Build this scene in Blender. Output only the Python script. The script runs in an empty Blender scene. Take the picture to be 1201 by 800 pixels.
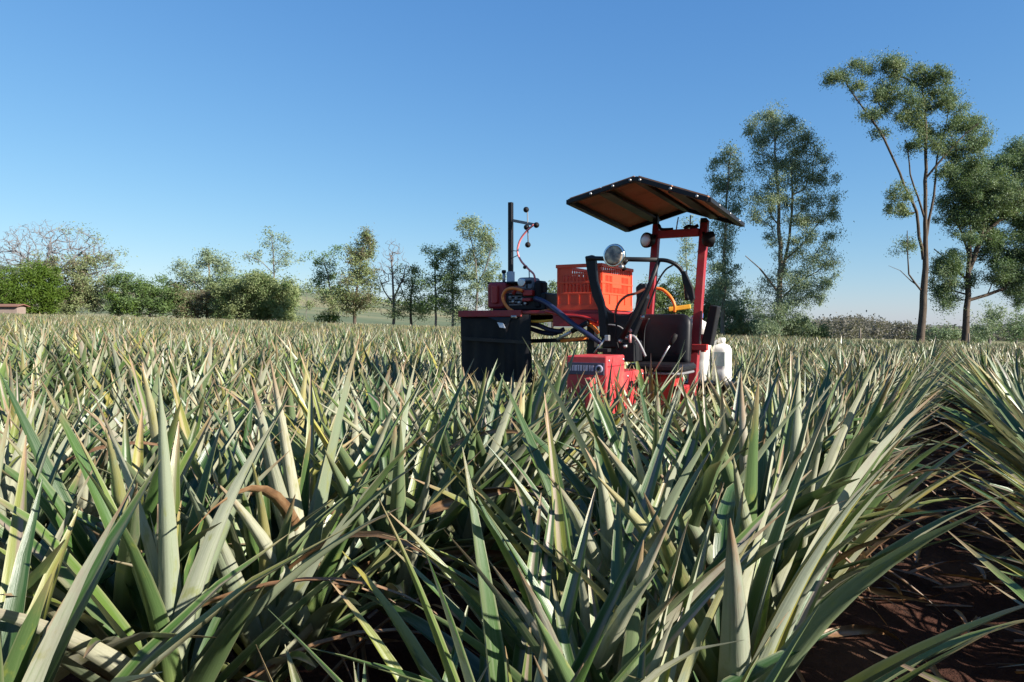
import bpy, math, random
import numpy as np
from mathutils import Vector, Matrix
R = math.radians
rng = np.random.default_rng(7)
random.seed(7)
sc = bpy.context.scene
COL = sc.collection

# ------------------------------------------------------------------ camera, sky, sun, exposure
CAMZ = 1.3
FPX = 867.0                       # focal length in pixels of the 1201 wide photograph
HOR = 382.0
cam_d = bpy.data.cameras.new("camera")
cam = bpy.data.objects.new("camera", cam_d)
COL.objects.link(cam)
cam_d.sensor_width = 36
cam_d.lens = 36 * FPX / 1201
cam_d.clip_start = 0.03
cam_d.clip_end = 8000
cam.location = (0, 0, CAMZ)
cam.rotation_euler = (R(90 - 1.19), 0, 0)
sc.camera = cam

SUN_AZ, SUN_EL = 121.0, 25.0      # clockwise from the viewing direction (+Y)
w = bpy.data.worlds.new("World")
sc.world = w
w.use_nodes = True
nt = w.node_tree
nt.nodes.clear()
sky = nt.nodes.new("ShaderNodeTexSky")
sky.sky_type = 'NISHITA'
sky.sun_disc = False
sky.sun_elevation = R(SUN_EL)
sky.sun_rotation = R(SUN_AZ)
sky.altitude = 0
sky.air_density = 1.0
sky.dust_density = 0.2
sky.ozone_density = 6.0
bgn = nt.nodes.new("ShaderNodeBackground")
bgn.inputs[1].default_value = 0.05
# per-channel response: the phone's flatter, bluer rendering of a clear sky
sep_ = nt.nodes.new("ShaderNodeSeparateColor")
com_ = nt.nodes.new("ShaderNodeCombineColor")
for ch, (pw, mul) in enumerate(((1.02, 1.29), (0.78, 1.84), (0.50, 3.22))):
    pn = nt.nodes.new("ShaderNodeMath")
    pn.operation = 'POWER'
    pn.inputs[1].default_value = pw
    mn = nt.nodes.new("ShaderNodeMath")
    mn.operation = 'MULTIPLY'
    mn.inputs[1].default_value = mul
    nt.links.new(sep_.outputs[ch], pn.inputs[0])
    nt.links.new(pn.outputs[0], mn.inputs[0])
    nt.links.new(mn.outputs[0], com_.inputs[ch])
won = nt.nodes.new("ShaderNodeOutputWorld")
nt.links.new(sky.outputs[0], sep_.inputs[0])
nt.links.new(com_.outputs[0], bgn.inputs[0])
nt.links.new(bgn.outputs[0], won.inputs[0])

sun_d = bpy.data.lights.new("sun", 'SUN')
sun_d.energy = 5.0
sun_d.angle = R(0.53)
sun_d.color = (1.0, 0.94, 0.84)
sun = bpy.data.objects.new("sun", sun_d)
COL.objects.link(sun)
sdir = Vector((math.sin(R(SUN_AZ)) * math.cos(R(SUN_EL)), math.cos(R(SUN_AZ)) * math.cos(R(SUN_EL)), math.sin(R(SUN_EL))))
sun.rotation_euler = sdir.to_track_quat('Z', 'Y').to_euler()
sun.location = sdir * 60
sc.view_settings.view_transform = 'Standard'
sc.view_settings.look = 'None'
sc.view_settings.gamma = 1.0
sc.view_settings.use_curve_mapping = False
sc.view_settings.exposure = 1.15
sc.cycles.max_bounces = 6
sc.cycles.transparent_max_bounces = 8

# ------------------------------------------------------------------ materials
class NT:
    def __init__(s, name):
        s.m = bpy.data.materials.new(name)
        s.m.use_nodes = True
        s.t = s.m.node_tree
        s.t.nodes.clear()
        s.out = s.t.nodes.new("ShaderNodeOutputMaterial")
    def n(s, typ, **kw):
        nd = s.t.nodes.new(typ)
        for k, v in kw.items():
            setattr(nd, k, v)
        return nd
    def put(s, sock, v):
        if hasattr(v, "is_linked") or hasattr(v, "links"):
            s.t.links.new(v, sock)
        elif isinstance(v, (tuple, list)) and len(v) == 3 and sock.type == 'RGBA':
            sock.default_value = (*v, 1)
        else:
            sock.default_value = v
    def math(s, op, a, b=0.0, c=None, clamp=False):
        nd = s.n("ShaderNodeMath", operation=op, use_clamp=clamp)
        s.put(nd.inputs[0], a)
        s.put(nd.inputs[1], b)
        if c is not None:
            s.put(nd.inputs[2], c)
        return nd.outputs[0]
    def mix(s, f, a, b, mode='MIX'):
        nd = s.n("ShaderNodeMix", data_type='RGBA', blend_type=mode)
        s.put(nd.inputs[0], f)
        s.put(nd.inputs[6], a)
        s.put(nd.inputs[7], b)
        return nd.outputs[2]
    def ramp(s, f, stops, interp='LINEAR'):
        nd = s.n("ShaderNodeValToRGB")
        nd.color_ramp.interpolation = interp
        e = nd.color_ramp.elements
        while len(e) < len(stops):
            e.new(0.5)
        for i, (p, c) in enumerate(stops):
            e[i].position = p
            e[i].color = (*c, 1) if len(c) == 3 else c
        s.put(nd.inputs[0], f)
        return nd.outputs[0]
    def smooth(s, v, a, b):
        nd = s.n("ShaderNodeMapRange", interpolation_type='SMOOTHSTEP')
        s.put(nd.inputs[0], v)
        nd.inputs[1].default_value = a
        nd.inputs[2].default_value = b
        return nd.outputs[0]
    def noise(s, scale, vec=None, detail=3, rough=0.55):
        nd = s.n("ShaderNodeTexNoise")
        nd.inputs['Scale'].default_value = scale
        nd.inputs['Detail'].default_value = detail
        nd.inputs['Roughness'].default_value = rough
        if vec is not None:
            s.put(nd.inputs['Vector'], vec)
        return nd.outputs['Fac']
    def obj_co(s):
        return s.n("ShaderNodeTexCoord").outputs['Object']
    def bsdf(s, col, rough=0.5, spec=0.5, metal=0.0, bump=None, bs=0.3, bd=0.01, **kw):
        b = s.n("ShaderNodeBsdfPrincipled")
        s.put(b.inputs['Base Color'], col)
        s.put(b.inputs['Roughness'], rough)
        s.put(b.inputs['Specular IOR Level'], spec)
        s.put(b.inputs['Metallic'], metal)
        for k, v in kw.items():
            s.put(b.inputs[k], v)
        if bump is not None:
            bn = s.n("ShaderNodeBump")
            bn.inputs['Strength'].default_value = bs
            bn.inputs['Distance'].default_value = bd
            s.put(bn.inputs['Height'], bump)
            s.put(b.inputs['Normal'], bn.outputs[0])
        return b.outputs[0]
    def done(s, sh):
        s.t.links.new(sh, s.out.inputs[0])
        return s.m

def paint(name, col, rough=0.4, dirt=(0.16, 0.10, 0.06), amount=0.35, metal=0.0, spec=0.5, scale=9):
    k = NT(name)
    co = k.obj_co()
    n1 = k.noise(scale, co, 5, 0.65)
    n2 = k.noise(scale * 6, co, 3)
    d = k.math('MULTIPLY', k.smooth(n1, 0.45, 0.75), amount)
    c = k.mix(d, col, dirt)
    v = k.math('MULTIPLY_ADD', n2, 0.3, 0.85)
    c = k.mix(1.0, c, v, 'MULTIPLY')
    r = k.math('MULTIPLY_ADD', n1, 0.35, rough - 0.12)
    return k.done(k.bsdf(c, r, spec, metal, n2, 0.12, 0.004))

def leaf_material(name, dead=0.0):
    k = NT(name)
    uv = k.n("ShaderNodeUVMap").outputs[0]
    sep = k.n("ShaderNodeSeparateXYZ")
    k.put(sep.inputs[0], uv)
    u, v = sep.outputs[0], sep.outputs[1]
    at = k.n("ShaderNodeAttribute", attribute_name="rnd")
    oi = k.n("ShaderNodeObjectInfo")
    rnd = k.math('FRACT', k.math('ADD', at.outputs['Fac'], oi.outputs['Random']))
    rnd2 = k.math('FRACT', k.math('MULTIPLY', rnd, 17.31))
    rnd3 = k.math('FRACT', k.math('MULTIPLY', rnd, 71.7))
    cb = k.n("ShaderNodeCombineXYZ")
    k.put(cb.inputs[0], k.math('MULTIPLY', u, 9.0))
    k.put(cb.inputs[1], k.math('MULTIPLY', v, 2.2))
    k.put(cb.inputs[2], k.math('MULTIPLY', rnd, 40.0))
    stri = k.noise(1.6, cb.outputs[0], 4, 0.6)
    cb2 = k.n("ShaderNodeCombineXYZ")
    k.put(cb2.inputs[0], k.math('MULTIPLY', u, 1.5))
    k.put(cb2.inputs[1], k.math('MULTIPLY', v, 7.0))
    k.put(cb2.inputs[2], k.math('MULTIPLY', rnd, 23.0))
    blot = k.noise(1.3, cb2.outputs[0], 4, 0.6)
    # upper face: green with a grey bloom and a reddish middle band; under face: silvery scurf
    up = k.ramp(rnd2, [(0.0, (0.020, 0.056, 0.011)), (0.4, (0.040, 0.092, 0.018)), (0.75, (0.095, 0.150, 0.028)), (1.0, (0.17, 0.185, 0.035))])
    up = k.mix(k.math('MULTIPLY', k.smooth(stri, 0.45, 0.75), 0.30), up, (0.20, 0.24, 0.14))
    mid = k.math('ABSOLUTE', k.math('SUBTRACT', u, 0.5))
    band = k.math('SUBTRACT', 1.0, k.smooth(mid, 0.08, 0.26))
    band = k.math('MULTIPLY', band, k.smooth(v, 0.25, 0.7))
    band = k.math('MULTIPLY', band, k.smooth(rnd3, 0.35, 0.9))
    up = k.mix(k.math('MULTIPLY', band, 0.75), up, (0.29, 0.215, 0.19))
    un = k.ramp(rnd3, [(0.0, (0.060, 0.115, 0.030)), (0.38, (0.15, 0.20, 0.10)), (0.58, (0.34, 0.365, 0.275)), (1.0, (0.46, 0.45, 0.325))])
    un = k.mix(k.math('MULTIPLY', k.smooth(stri, 0.5, 0.75), 0.5), un, (0.13, 0.18, 0.07))
    un = k.mix(k.math('MULTIPLY', k.smooth(blot, 0.56, 0.72), 0.6), un, (0.22, 0.24, 0.045))
    pink = k.math('MULTIPLY', k.math('MULTIPLY', k.smooth(v, 0.3, 0.8), k.smooth(rnd2, 0.5, 1.0)), k.smooth(blot, 0.35, 0.65))
    un = k.mix(k.math('MULTIPLY', pink, 0.6), un, (0.33, 0.235, 0.215))
    geo = k.n("ShaderNodeNewGeometry")
    c = k.mix(geo.outputs['Backfacing'], up, un)
    # pale base, straw-yellow flush on some leaves, dry tips
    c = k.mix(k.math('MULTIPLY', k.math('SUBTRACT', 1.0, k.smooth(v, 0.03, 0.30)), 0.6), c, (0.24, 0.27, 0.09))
    yel = k.math('MULTIPLY', k.smooth(rnd, 0.86, 1.0), k.smooth(k.math('ADD', blot, k.math('MULTIPLY', v, 0.25)), 0.42, 0.68))
    c = k.mix(k.math('MULTIPLY', yel, 0.62), c, (0.36, 0.29, 0.045))
    tip = k.math('MULTIPLY', k.smooth(k.math('ADD', v, k.math('MULTIPLY', blot, 0.16)), 0.88, 1.05), k.smooth(rnd2, 0.1, 0.7))
    c = k.mix(k.math('MULTIPLY', tip, 0.8), c, (0.30, 0.185, 0.11))
    edge = k.smooth(mid, 0.40, 0.5)
    c = k.mix(k.math('MULTIPLY', edge, 0.35), c, (0.36, 0.33, 0.20))
    if dead:
        dc = k.ramp(blot, [(0.25, (0.075, 0.034, 0.020)), (0.5, (0.21, 0.105, 0.052)), (0.75, (0.32, 0.20, 0.11))])
        c = k.mix(dead, c, dc)
    spk = k.noise(90, uv, 2)
    c = k.mix(1.0, c, k.math('MULTIPLY_ADD', spk, 0.35, 0.83), 'MULTIPLY')
    rough = k.math('MULTIPLY_ADD', stri, 0.22, 0.28)
    b = k.bsdf(c, rough, 0.6, 0.0, stri, 0.25, 0.004)
    tr = k.n("ShaderNodeBsdfTranslucent")
    k.put(tr.inputs[0], k.mix(1.0, c, (1.0, 1.0, 0.55), 'MULTIPLY'))
    ms = k.n("ShaderNodeMixShader")
    ms.inputs[0].default_value = 0.10
    k.t.links.new(b, ms.inputs[1])
    k.t.links.new(tr.outputs[0], ms.inputs[2])
    return k.done(ms.outputs[0])

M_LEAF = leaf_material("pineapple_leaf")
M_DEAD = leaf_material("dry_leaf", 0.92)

def tree_leaf_material(name, cols, trans=0.3, rough=0.5):
    k = NT(name)
    geo = k.n("ShaderNodeNewGeometry")
    rpi = geo.outputs['Random Per Island']
    n = k.noise(0.55, k.obj_co(), 3)
    f = k.math('ADD', k.math('MULTIPLY', rpi, 0.36), k.math('MULTIPLY_ADD', n, 1.1, -0.22), clamp=True)
    c = k.ramp(f, [(0.0, cols[0]), (0.5, cols[1]), (1.0, cols[2])])
    b = k.bsdf(c, rough, 0.2)
    tr = k.n("ShaderNodeBsdfTranslucent")
    k.put(tr.inputs[0], k.mix(1.0, c, (1.0, 1.05, 0.6), 'MULTIPLY'))
    ms = k.n("ShaderNodeMixShader")
    ms.inputs[0].default_value = trans
    k.t.links.new(b, ms.inputs[1])
    k.t.links.new(tr.outputs[0], ms.inputs[2])
    return k.done(ms.outputs[0])

def bark_material(name, a, b):
    k = NT(name)
    co = k.obj_co()
    mp = k.n("ShaderNodeMapping")
    k.put(mp.inputs[0], co)
    mp.inputs['Scale'].default_value = (3, 3, 0.6)
    n = k.noise(2.5, mp.outputs[0], 5, 0.65)
    c = k.ramp(n, [(0.3, a), (0.7, b)])
    return k.done(k.bsdf(c, 0.85, 0.2, 0, n, 0.6, 0.03))

FOL = {
    'gum': tree_leaf_material("gum_leaves", [(0.105, 0.151, 0.092), (0.209, 0.269, 0.163), (0.349, 0.378, 0.232)]),
    'gumdark': tree_leaf_material("dark_gum_leaves", [(0.076, 0.126, 0.073), (0.149, 0.212, 0.116), (0.272, 0.317, 0.165)]),
    'olive': tree_leaf_material("olive_leaves", [(0.111, 0.142, 0.068), (0.205, 0.250, 0.111), (0.321, 0.341, 0.169)]),
    'bright': tree_leaf_material("bright_leaves", [(0.040, 0.081, 0.013), (0.081, 0.137, 0.018), (0.131, 0.182, 0.030)]),
    'green': tree_leaf_material("green_leaves", [(0.060, 0.112, 0.037), (0.114, 0.179, 0.062), (0.196, 0.255, 0.102)]),
    'dark': tree_leaf_material("deep_green_leaves", [(0.066, 0.110, 0.044), (0.138, 0.191, 0.079), (0.245, 0.282, 0.118)]),
    'brown': tree_leaf_material("brownish_leaves", [(0.091, 0.075, 0.042), (0.159, 0.132, 0.078), (0.220, 0.194, 0.123)]),
    'hazel': tree_leaf_material("far_wood_leaves", [(0.100, 0.096, 0.083), (0.153, 0.143, 0.118), (0.201, 0.186, 0.159)]),
}
BARK = {
    'gum': bark_material("gum_bark", (0.10, 0.075, 0.055), (0.24, 0.19, 0.14)),
    'dark': bark_material("dark_bark", (0.045, 0.035, 0.028), (0.12, 0.09, 0.065)),
    'pale': bark_material("pale_grey_bark", (0.13, 0.128, 0.132), (0.235, 0.232, 0.238)),
    'grey': bark_material("grey_bark", (0.10, 0.088, 0.085), (0.20, 0.175, 0.165)),
}
M_RED = paint("red_paint", (0.36, 0.018, 0.018), 0.42, amount=0.3)
M_DKRED = paint("worn_red_paint", (0.27, 0.013, 0.021), 0.5, amount=0.35)
M_HOOD = paint("hood_red_paint", (0.50, 0.040, 0.044), 0.46, (0.30, 0.13, 0.085), 0.6)
M_BLACK = paint("black_paint", (0.006, 0.006, 0.008), 0.45, (0.03, 0.022, 0.016), 0.3, spec=0.3)
M_RUBBER = paint("black_rubber", (0.006, 0.006, 0.008), 0.62, (0.04, 0.03, 0.022), 0.35, spec=0.3)
M_VINYL = paint("black_vinyl", (0.006, 0.006, 0.009), 0.42, (0.02, 0.018, 0.018), 0.2, spec=0.35, scale=6)
M_STEEL = paint("bare_steel", (0.42, 0.42, 0.42), 0.38, (0.2, 0.13, 0.08), 0.4, metal=0.8)
M_CHROME = paint("lamp_chrome", (0.75, 0.74, 0.72), 0.14, (0.3, 0.25, 0.2), 0.15, metal=1.0)
M_GREY = paint("grey_plastic", (0.20, 0.20, 0.21), 0.45)
M_BROWN = paint("brown_roof_sheet", (0.40, 0.175, 0.085), 0.6, (0.13, 0.085, 0.05), 0.6, scale=5)
M_ORANGE = paint("orange_hose", (0.75, 0.20, 0.03), 0.4, amount=0.25)
M_YELLOW = paint("yellow_plastic", (0.72, 0.36, 0.03), 0.42, amount=0.2)
M_BLUE = paint("dark_blue_hose", (0.012, 0.018, 0.060), 0.45, amount=0.25)
M_CAPB = paint("blue_plastic", (0.04, 0.16, 0.42), 0.4, amount=0.1)
M_PINK = paint("pink_tube", (0.70, 0.20, 0.20), 0.35, amount=0.1)
M_WHITE = paint("white_plastic", (0.78, 0.76, 0.70), 0.45, (0.55, 0.42, 0.30), 0.45)
M_LABEL = paint("printed_label", (0.40, 0.50, 0.45), 0.5, (0.7, 0.7, 0.7), 0.7, scale=40)
M_STICK = paint("pale_sticker", (0.62, 0.65, 0.72), 0.5, amount=0.15)
M_PLATE = paint("dark_name_plate", (0.055, 0.05, 0.085), 0.45, amount=0.2)
M_PRINT = paint("plate_print", (0.34, 0.32, 0.42), 0.5, amount=0.3)
M_SHED = paint("shed_wall_plaster", (0.24, 0.185, 0.155), 0.9, (0.17, 0.11, 0.085), 0.6, scale=1.0)
M_TILE = paint("clay_roof", (0.21, 0.10, 0.07), 0.85, (0.18, 0.10, 0.07), 0.6, scale=1.5)
M_WOOD = paint("weathered_post", (0.22, 0.18, 0.14), 0.85, (0.08, 0.06, 0.05), 0.5)

def crate_material():
    k = NT("orange_crate_plastic")
    co = k.obj_co()
    n = k.noise(14, co, 4)
    c = k.mix(k.math('MULTIPLY', k.smooth(n, 0.5, 0.8), 0.35), (0.80, 0.085, 0.032), (0.5, 0.10, 0.05))
    b = k.bsdf(c, 0.42, 0.4)
    tr = k.n("ShaderNodeBsdfTranslucent")
    k.put(tr.inputs[0], (0.9, 0.11, 0.03))
    ms = k.n("ShaderNodeMixShader")
    ms.inputs[0].default_value = 0.15
    k.t.links.new(b, ms.inputs[1])
    k.t.links.new(tr.outputs[0], ms.inputs[2])
    return k.done(ms.outputs[0])
M_CRATE = crate_material()
kk = NT("lamp_glass")
M_GLASS = kk.done(kk.bsdf(kk.ramp(kk.noise(22, kk.obj_co(), 3), [(0.35, (0.10, 0.085, 0.075)), (0.52, (0.30, 0.24, 0.19)), (0.66, (0.62, 0.46, 0.28))]), 0.32, 0.5, 0.1, kk.noise(60, kk.obj_co(), 2), 0.5, 0.004))
kk = NT("lens_grey")
M_LENS = kk.done(kk.bsdf((0.60, 0.54, 0.58), 0.3, 0.5, 0.3, kk.noise(80, kk.obj_co(), 1), 0.3, 0.003))

def soil_material():
    k = NT("red_soil")
    co = k.obj_co()
    a = k.noise(1.1, co, 5)
    b = k.noise(14, co, 5, 0.7)
    c = k.ramp(b, [(0.25, (0.022, 0.009, 0.006)), (0.55, (0.050, 0.020, 0.013)), (0.8, (0.10, 0.045, 0.028))])
    c = k.mix(k.math('MULTIPLY', k.smooth(a, 0.45, 0.7), 0.35), c, (0.15, 0.085, 0.05))
    # beyond the field: dry pasture
    sep = k.n("ShaderNodeSeparateXYZ")
    k.put(sep.inputs[0], co)
    far = k.smooth(k.math('ADD', sep.outputs[1], k.math('MULTIPLY', sep.outputs[0], 0.56)), 78, 96)
    g = k.noise(0.05, co, 4)
    grass = k.ramp(g, [(0.3, (0.10, 0.14, 0.06)), (0.5, (0.20, 0.19, 0.09)), (0.7, (0.27, 0.22, 0.12))])
    c = k.mix(far, c, grass)
    return k.done(k.bsdf(c, 0.95, 0.15, 0, b, 0.9, 0.04))
M_SOIL = soil_material()

def hill_material(name, stops, scale):
    k = NT(name)
    co = k.obj_co()
    mp = k.n("ShaderNodeMapping")
    k.put(mp.inputs[0], co)
    mp.inputs['Scale'].default_value = (0.35, 1, 1)
    n = k.noise(scale, mp.outputs[0], 3)
    n2 = k.noise(scale * 14, co, 4)
    c = k.ramp(n, stops)
    c = k.mix(1.0, c, k.math('MULTIPLY_ADD', n2, 0.5, 0.72), 'MULTIPLY')
    return k.done(k.bsdf(c, 0.95, 0.1))
M_HILL = hill_material("hill_fields", [(0.36, (0.26, 0.24, 0.14)), (0.47, (0.12, 0.15, 0.085)), (0.56, (0.24, 0.22, 0.125)), (0.66, (0.30, 0.26, 0.16))], 0.006)
M_HILLFAR = hill_material("far_hill_cover", [(0.35, (0.15, 0.165, 0.15)), (0.55, (0.19, 0.19, 0.165)), (0.7, (0.15, 0.16, 0.14))], 0.004)

# ------------------------------------------------------------------ geometry helpers
class MB:
    """Collects shapes into one mesh."""
    def __init__(s):
        s.v, s.f, s.sm = [], [], []
    def add(s, vs, fs, smooth=False):
        o = len(s.v)
        s.v += [tuple(float(x) for x in p) for p in vs]
        s.f += [tuple(i + o for i in f) for f in fs]
        s.sm += [smooth] * len(fs)
        return s
    def box(s, lo, hi, rot=None, piv=None):
        (a, b, c), (d, e, g) = lo, hi
        vs = [Vector(p) for p in ((a, b, c), (d, b, c), (d, e, c), (a, e, c), (a, b, g), (d, b, g), (d, e, g), (a, e, g))]
        if rot is not None:
            pv = Vector(piv) if piv is not None else (vs[0] + vs[6]) / 2
            vs = [rot @ (p - pv) + pv for p in vs]
        return s.add(vs, [(0, 3, 2, 1), (4, 5, 6, 7), (0, 1, 5, 4), (1, 2, 6, 5), (2, 3, 7, 6), (3, 0, 4, 7)])
    def rbox(s, lo, hi, b=0.01, axis=2, segs=4):
        """Box with rounded vertical (axis) edges and a small chamfer."""
        ax = [0, 1, 2]
        ax.remove(axis)
        x0, y0, x1, y1 = lo[ax[0]], lo[ax[1]], hi[ax[0]], hi[ax[1]]
        b = min(b, (x1 - x0) / 2.01, (y1 - y0) / 2.01)
        def ring(ins):
            bb = max(b - ins, 0.0005)
            out = []
            for cx, cy, a0 in ((x1 - ins - bb, y1 - ins - bb, 0), (x0 + ins + bb, y1 - ins - bb, 90), (x0 + ins + bb, y0 + ins + bb, 180), (x1 - ins - bb, y0 + ins + bb, 270)):
                for k in range(segs + 1):
                    a = R(a0 + 90 * k / segs)
                    out.append((cx + bb * math.cos(a), cy + bb * math.sin(a)))
            return out
        ch = min(b * 0.5, (hi[axis] - lo[axis]) * 0.3)
        rings = [(ring(ch), lo[axis]), (ring(0), lo[axis] + ch), (ring(0), hi[axis] - ch), (ring(ch), hi[axis])]
        vs, n = [], len(rings[0][0])
        for rg, z in rings:
            for p in rg:
                q = [0, 0, 0]
                q[ax[0]], q[ax[1]], q[axis] = p[0], p[1], z
                vs.append(q)
        fs = []
        flip = axis == 1
        for k in range(3):
            for i in range(n):
                j = (i + 1) % n
                fs.append((k * n + i, k * n + j, (k + 1) * n + j, (k + 1) * n + i))
        fs.append(tuple(range(n - 1, -1, -1)))
        fs.append(tuple(range(3 * n, 4 * n)))
        if flip:
            fs = [f[::-1] for f in fs]
        return s.add(vs, fs)
    def tube(s, pts, rad, sides=8, caps=True):
        pts = [Vector(p) for p in pts]
        n = len(pts)
        rs = rad if isinstance(rad, (list, tuple)) else [rad] * n
        t0 = (pts[1] - pts[0]).normalized()
        up = Vector((0, 0, 1)) if abs(t0.z) < 0.9 else Vector((1, 0, 0))
        nx = t0.cross(up).normalized()
        vs, fs = [], []
        for i, p in enumerate(pts):
            t = (pts[min(i + 1, n - 1)] - pts[max(i - 1, 0)]).normalized()
            nx = (nx - t * nx.dot(t))
            nx = nx.normalized() if nx.length > 1e-6 else t.orthogonal().normalized()
            ny = t.cross(nx)
            for k in range(sides):
                a = 2 * math.pi * k / sides
                vs.append(p + (nx * math.cos(a) + ny * math.sin(a)) * rs[i])
        for i in range(n - 1):
            for k in range(sides):
                j = (k + 1) % sides
                fs.append((i * sides + k, i * sides + j, (i + 1) * sides + j, (i + 1) * sides + k))
        if caps:
            fs.append(tuple(range(sides - 1, -1, -1)))
            fs.append(tuple(range((n - 1) * sides, n * sides)))
        return s.add(vs, fs, sides > 5)
    def beam(s, a, b, wd, ht, up=(0, 0, 1)):
        """Rectangular bar from a to b; wd sideways, ht along up."""
        a, b = Vector(a), Vector(b)
        t = (b - a).normalized()
        sd = t.cross(Vector(up)).normalized()
        u = sd.cross(t)
        vs = []
        for p in (a, b):
            for x, y in ((-1, -1), (1, -1), (1, 1), (-1, 1)):
                vs.append(p + sd * x * wd / 2 + u * y * ht / 2)
        return s.add(vs, [(0, 1, 2, 3), (7, 6, 5, 4), (0, 4, 5, 1), (1, 5, 6, 2), (2, 6, 7, 3), (3, 7, 4, 0)])
    def lathe(s, c, axis, prof, sides=20):
        """prof: (radius, along) pairs."""
        t = Vector(axis).normalized()
        nx = t.orthogonal().normalized()
        ny = t.cross(nx)
        c = Vector(c)
        vs, fs, n = [], [], len(prof)
        for rr, z in prof:
            for k in range(sides):
                a = 2 * math.pi * k / sides
                vs.append(c + t * z + (nx * math.cos(a) + ny * math.sin(a)) * max(rr, 1e-4))
        for i in range(n - 1):
            for k in range(sides):
                j = (k + 1) % sides
                fs.append((i * sides + k, i * sides + j, (i + 1) * sides + j, (i + 1) * sides + k))
        fs.append(tuple(range(sides - 1, -1, -1)))
        fs.append(tuple(range((n - 1) * sides, n * sides)))
        return s.add(vs, fs, True)
    def prism(s, poly, vec):
        """Extrude a polygon (3D points) by vec."""
        n = len(poly)
        a = [Vector(p) for p in poly]
        b = [p + Vector(vec) for p in a]
        fs = [tuple(range(n))[::-1], tuple(range(n, 2 * n))]
        fs += [(i, (i + 1) % n, n + (i + 1) % n, n + i) for i in range(n)]
        return s.add(a + b, fs)
    def build(s, name, mat, parent=None, bevel=0.0):
        me = bpy.data.meshes.new(name)
        me.from_pydata(s.v, [], s.f)
        me.polygons.foreach_set("use_smooth", s.sm)
        me.materials.append(mat)
        me.update()
        o = bpy.data.objects.new(name, me)
        COL.objects.link(o)
        if parent is not None:
            o.parent = parent
        if bevel:
            b = o.modifiers.new("bevel", 'BEVEL')
            b.width = bevel
            b.segments = 2
            b.limit_method = 'ANGLE'
        return o

def tag(o, label=None, cat=None, group=None, kind=None):
    for k, v in (("label", label), ("category", cat), ("group", group), ("kind", kind)):
        if v:
            o[k] = v
    return o

def empty(name, loc, rz=0.0):
    o = bpy.data.objects.new(name, None)
    COL.objects.link(o)
    o.location = loc
    o.rotation_euler = (0, 0, rz)
    o.empty_display_size = 0.3
    return o

def smooth_path(pts, n=6):
    """Catmull-Rom through pts."""
    P = [Vector(p) for p in pts]
    P = [P[0] * 2 - P[1]] + P + [P[-1] * 2 - P[-2]]
    out = []
    for i in range(1, len(P) - 2):
        a, b, c, d = P[i - 1], P[i], P[i + 1], P[i + 2]
        for k in range(n):
            t = k / n
            out.append(0.5 * ((2 * b) + (c - a) * t + (2 * a - 5 * b + 4 * c - d) * t * t + (3 * b - a - 3 * c + d) * t ** 3))
    out.append(P[-2])
    return out

def quads_mesh(name, V, F, mat, parent=None, smooth=False, uv=None, rnd=None):
    """V (n,3), F (m,4) numpy arrays -> object."""
    me = bpy.data.meshes.new(name)
    V = np.asarray(V, np.float32)
    F = np.asarray(F, np.int32)
    me.vertices.add(len(V))
    me.vertices.foreach_set("co", V.ravel())
    me.loops.add(F.size)
    me.loops.foreach_set("vertex_index", F.ravel())
    me.polygons.add(len(F))
    me.polygons.foreach_set("loop_start", np.arange(0, F.size, F.shape[1], dtype=np.int32))
    me.polygons.foreach_set("use_smooth", np.full(len(F), smooth))
    if uv is not None:
        l = me.uv_layers.new(name="UVMap")
        l.data.foreach_set("uv", np.asarray(uv, np.float32)[F.ravel()].ravel())
    if rnd is not None:
        a = me.attributes.new("rnd", 'FLOAT', 'POINT')
        a.data.foreach_set("value", np.asarray(rnd, np.float32))
    me.materials.append(mat)
    me.update(calc_edges=True)
    me.validate()
    if parent == "mesh":
        return me
    o = bpy.data.objects.new(name, me)
    COL.objects.link(o)
    if parent is not None:
        o.parent = parent
    return o

def gz(x, y=0.0):
    """Height of the ground: the field falls gently to the right."""
    return -0.029 * 150.0 * np.tanh(np.asarray(x) / 150.0)

def at(px, py, Y):
    """World point seen at photograph pixel (px, py) at forward distance Y."""
    return Vector(((px - 600.5) / FPX * Y, Y, CAMZ + (HOR - py) / FPX * Y))

# ------------------------------------------------------------------ ground and hills
def axis_pts(a, b, fine0, fine1, step, far_step):
    pts = list(np.arange(fine0, fine1, step))
    x = fine0
    st = step
    while x > a:
        st = min(st * 1.35, far_step)
        x -= st
        pts.append(x)
    x = pts[0] if False else fine1
    st = step
    pts.append(fine1)
    while x < b:
        st = min(st * 1.35, far_step)
        x += st
        pts.append(x)
    return np.array(sorted(pts))

ROW_T = R(30.0)
RP = np.array([math.cos(ROW_T), -math.sin(ROW_T)])     # across the rows
RR = np.array([math.sin(ROW_T), math.cos(ROW_T)])      # along the rows
LANE0 = 0.19
PITCH = 1.2

xs = axis_pts(-2600, 2600, -7, 9, 0.12, 120)
ys = axis_pts(-900, 4200, -3, 12, 0.12, 120)
GX, GY = np.meshgrid(xs, ys)
off = GX * RP[0] + GY * RP[1]
off = np.where(off > LANE0, np.maximum(off - 0.20, LANE0), off)
ph = ((off - LANE0) / PITCH) % 1.0
dist = np.hypot(GX, GY)
ridge = 0.09 * (0.5 - 0.5 * np.cos(2 * np.pi * ph)) * np.exp(-(dist / 25) ** 2)
bump = (rng.random(GX.shape) - 0.5) * 0.05 * np.exp(-(dist / 14) ** 2)
GZ = gz(GX) + ridge + bump - 0.05
nv = GX.shape
idx = np.arange(GX.size).reshape(nv)
F = np.stack([idx[:-1, :-1], idx[:-1, 1:], idx[1:, 1:], idx[1:, :-1]], -1).reshape(-1, 4)
g = quads_mesh("ground", np.stack([GX, GY, GZ], -1).reshape(-1, 3), F, M_SOIL, smooth=True)
tag(g, kind='structure')

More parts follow.
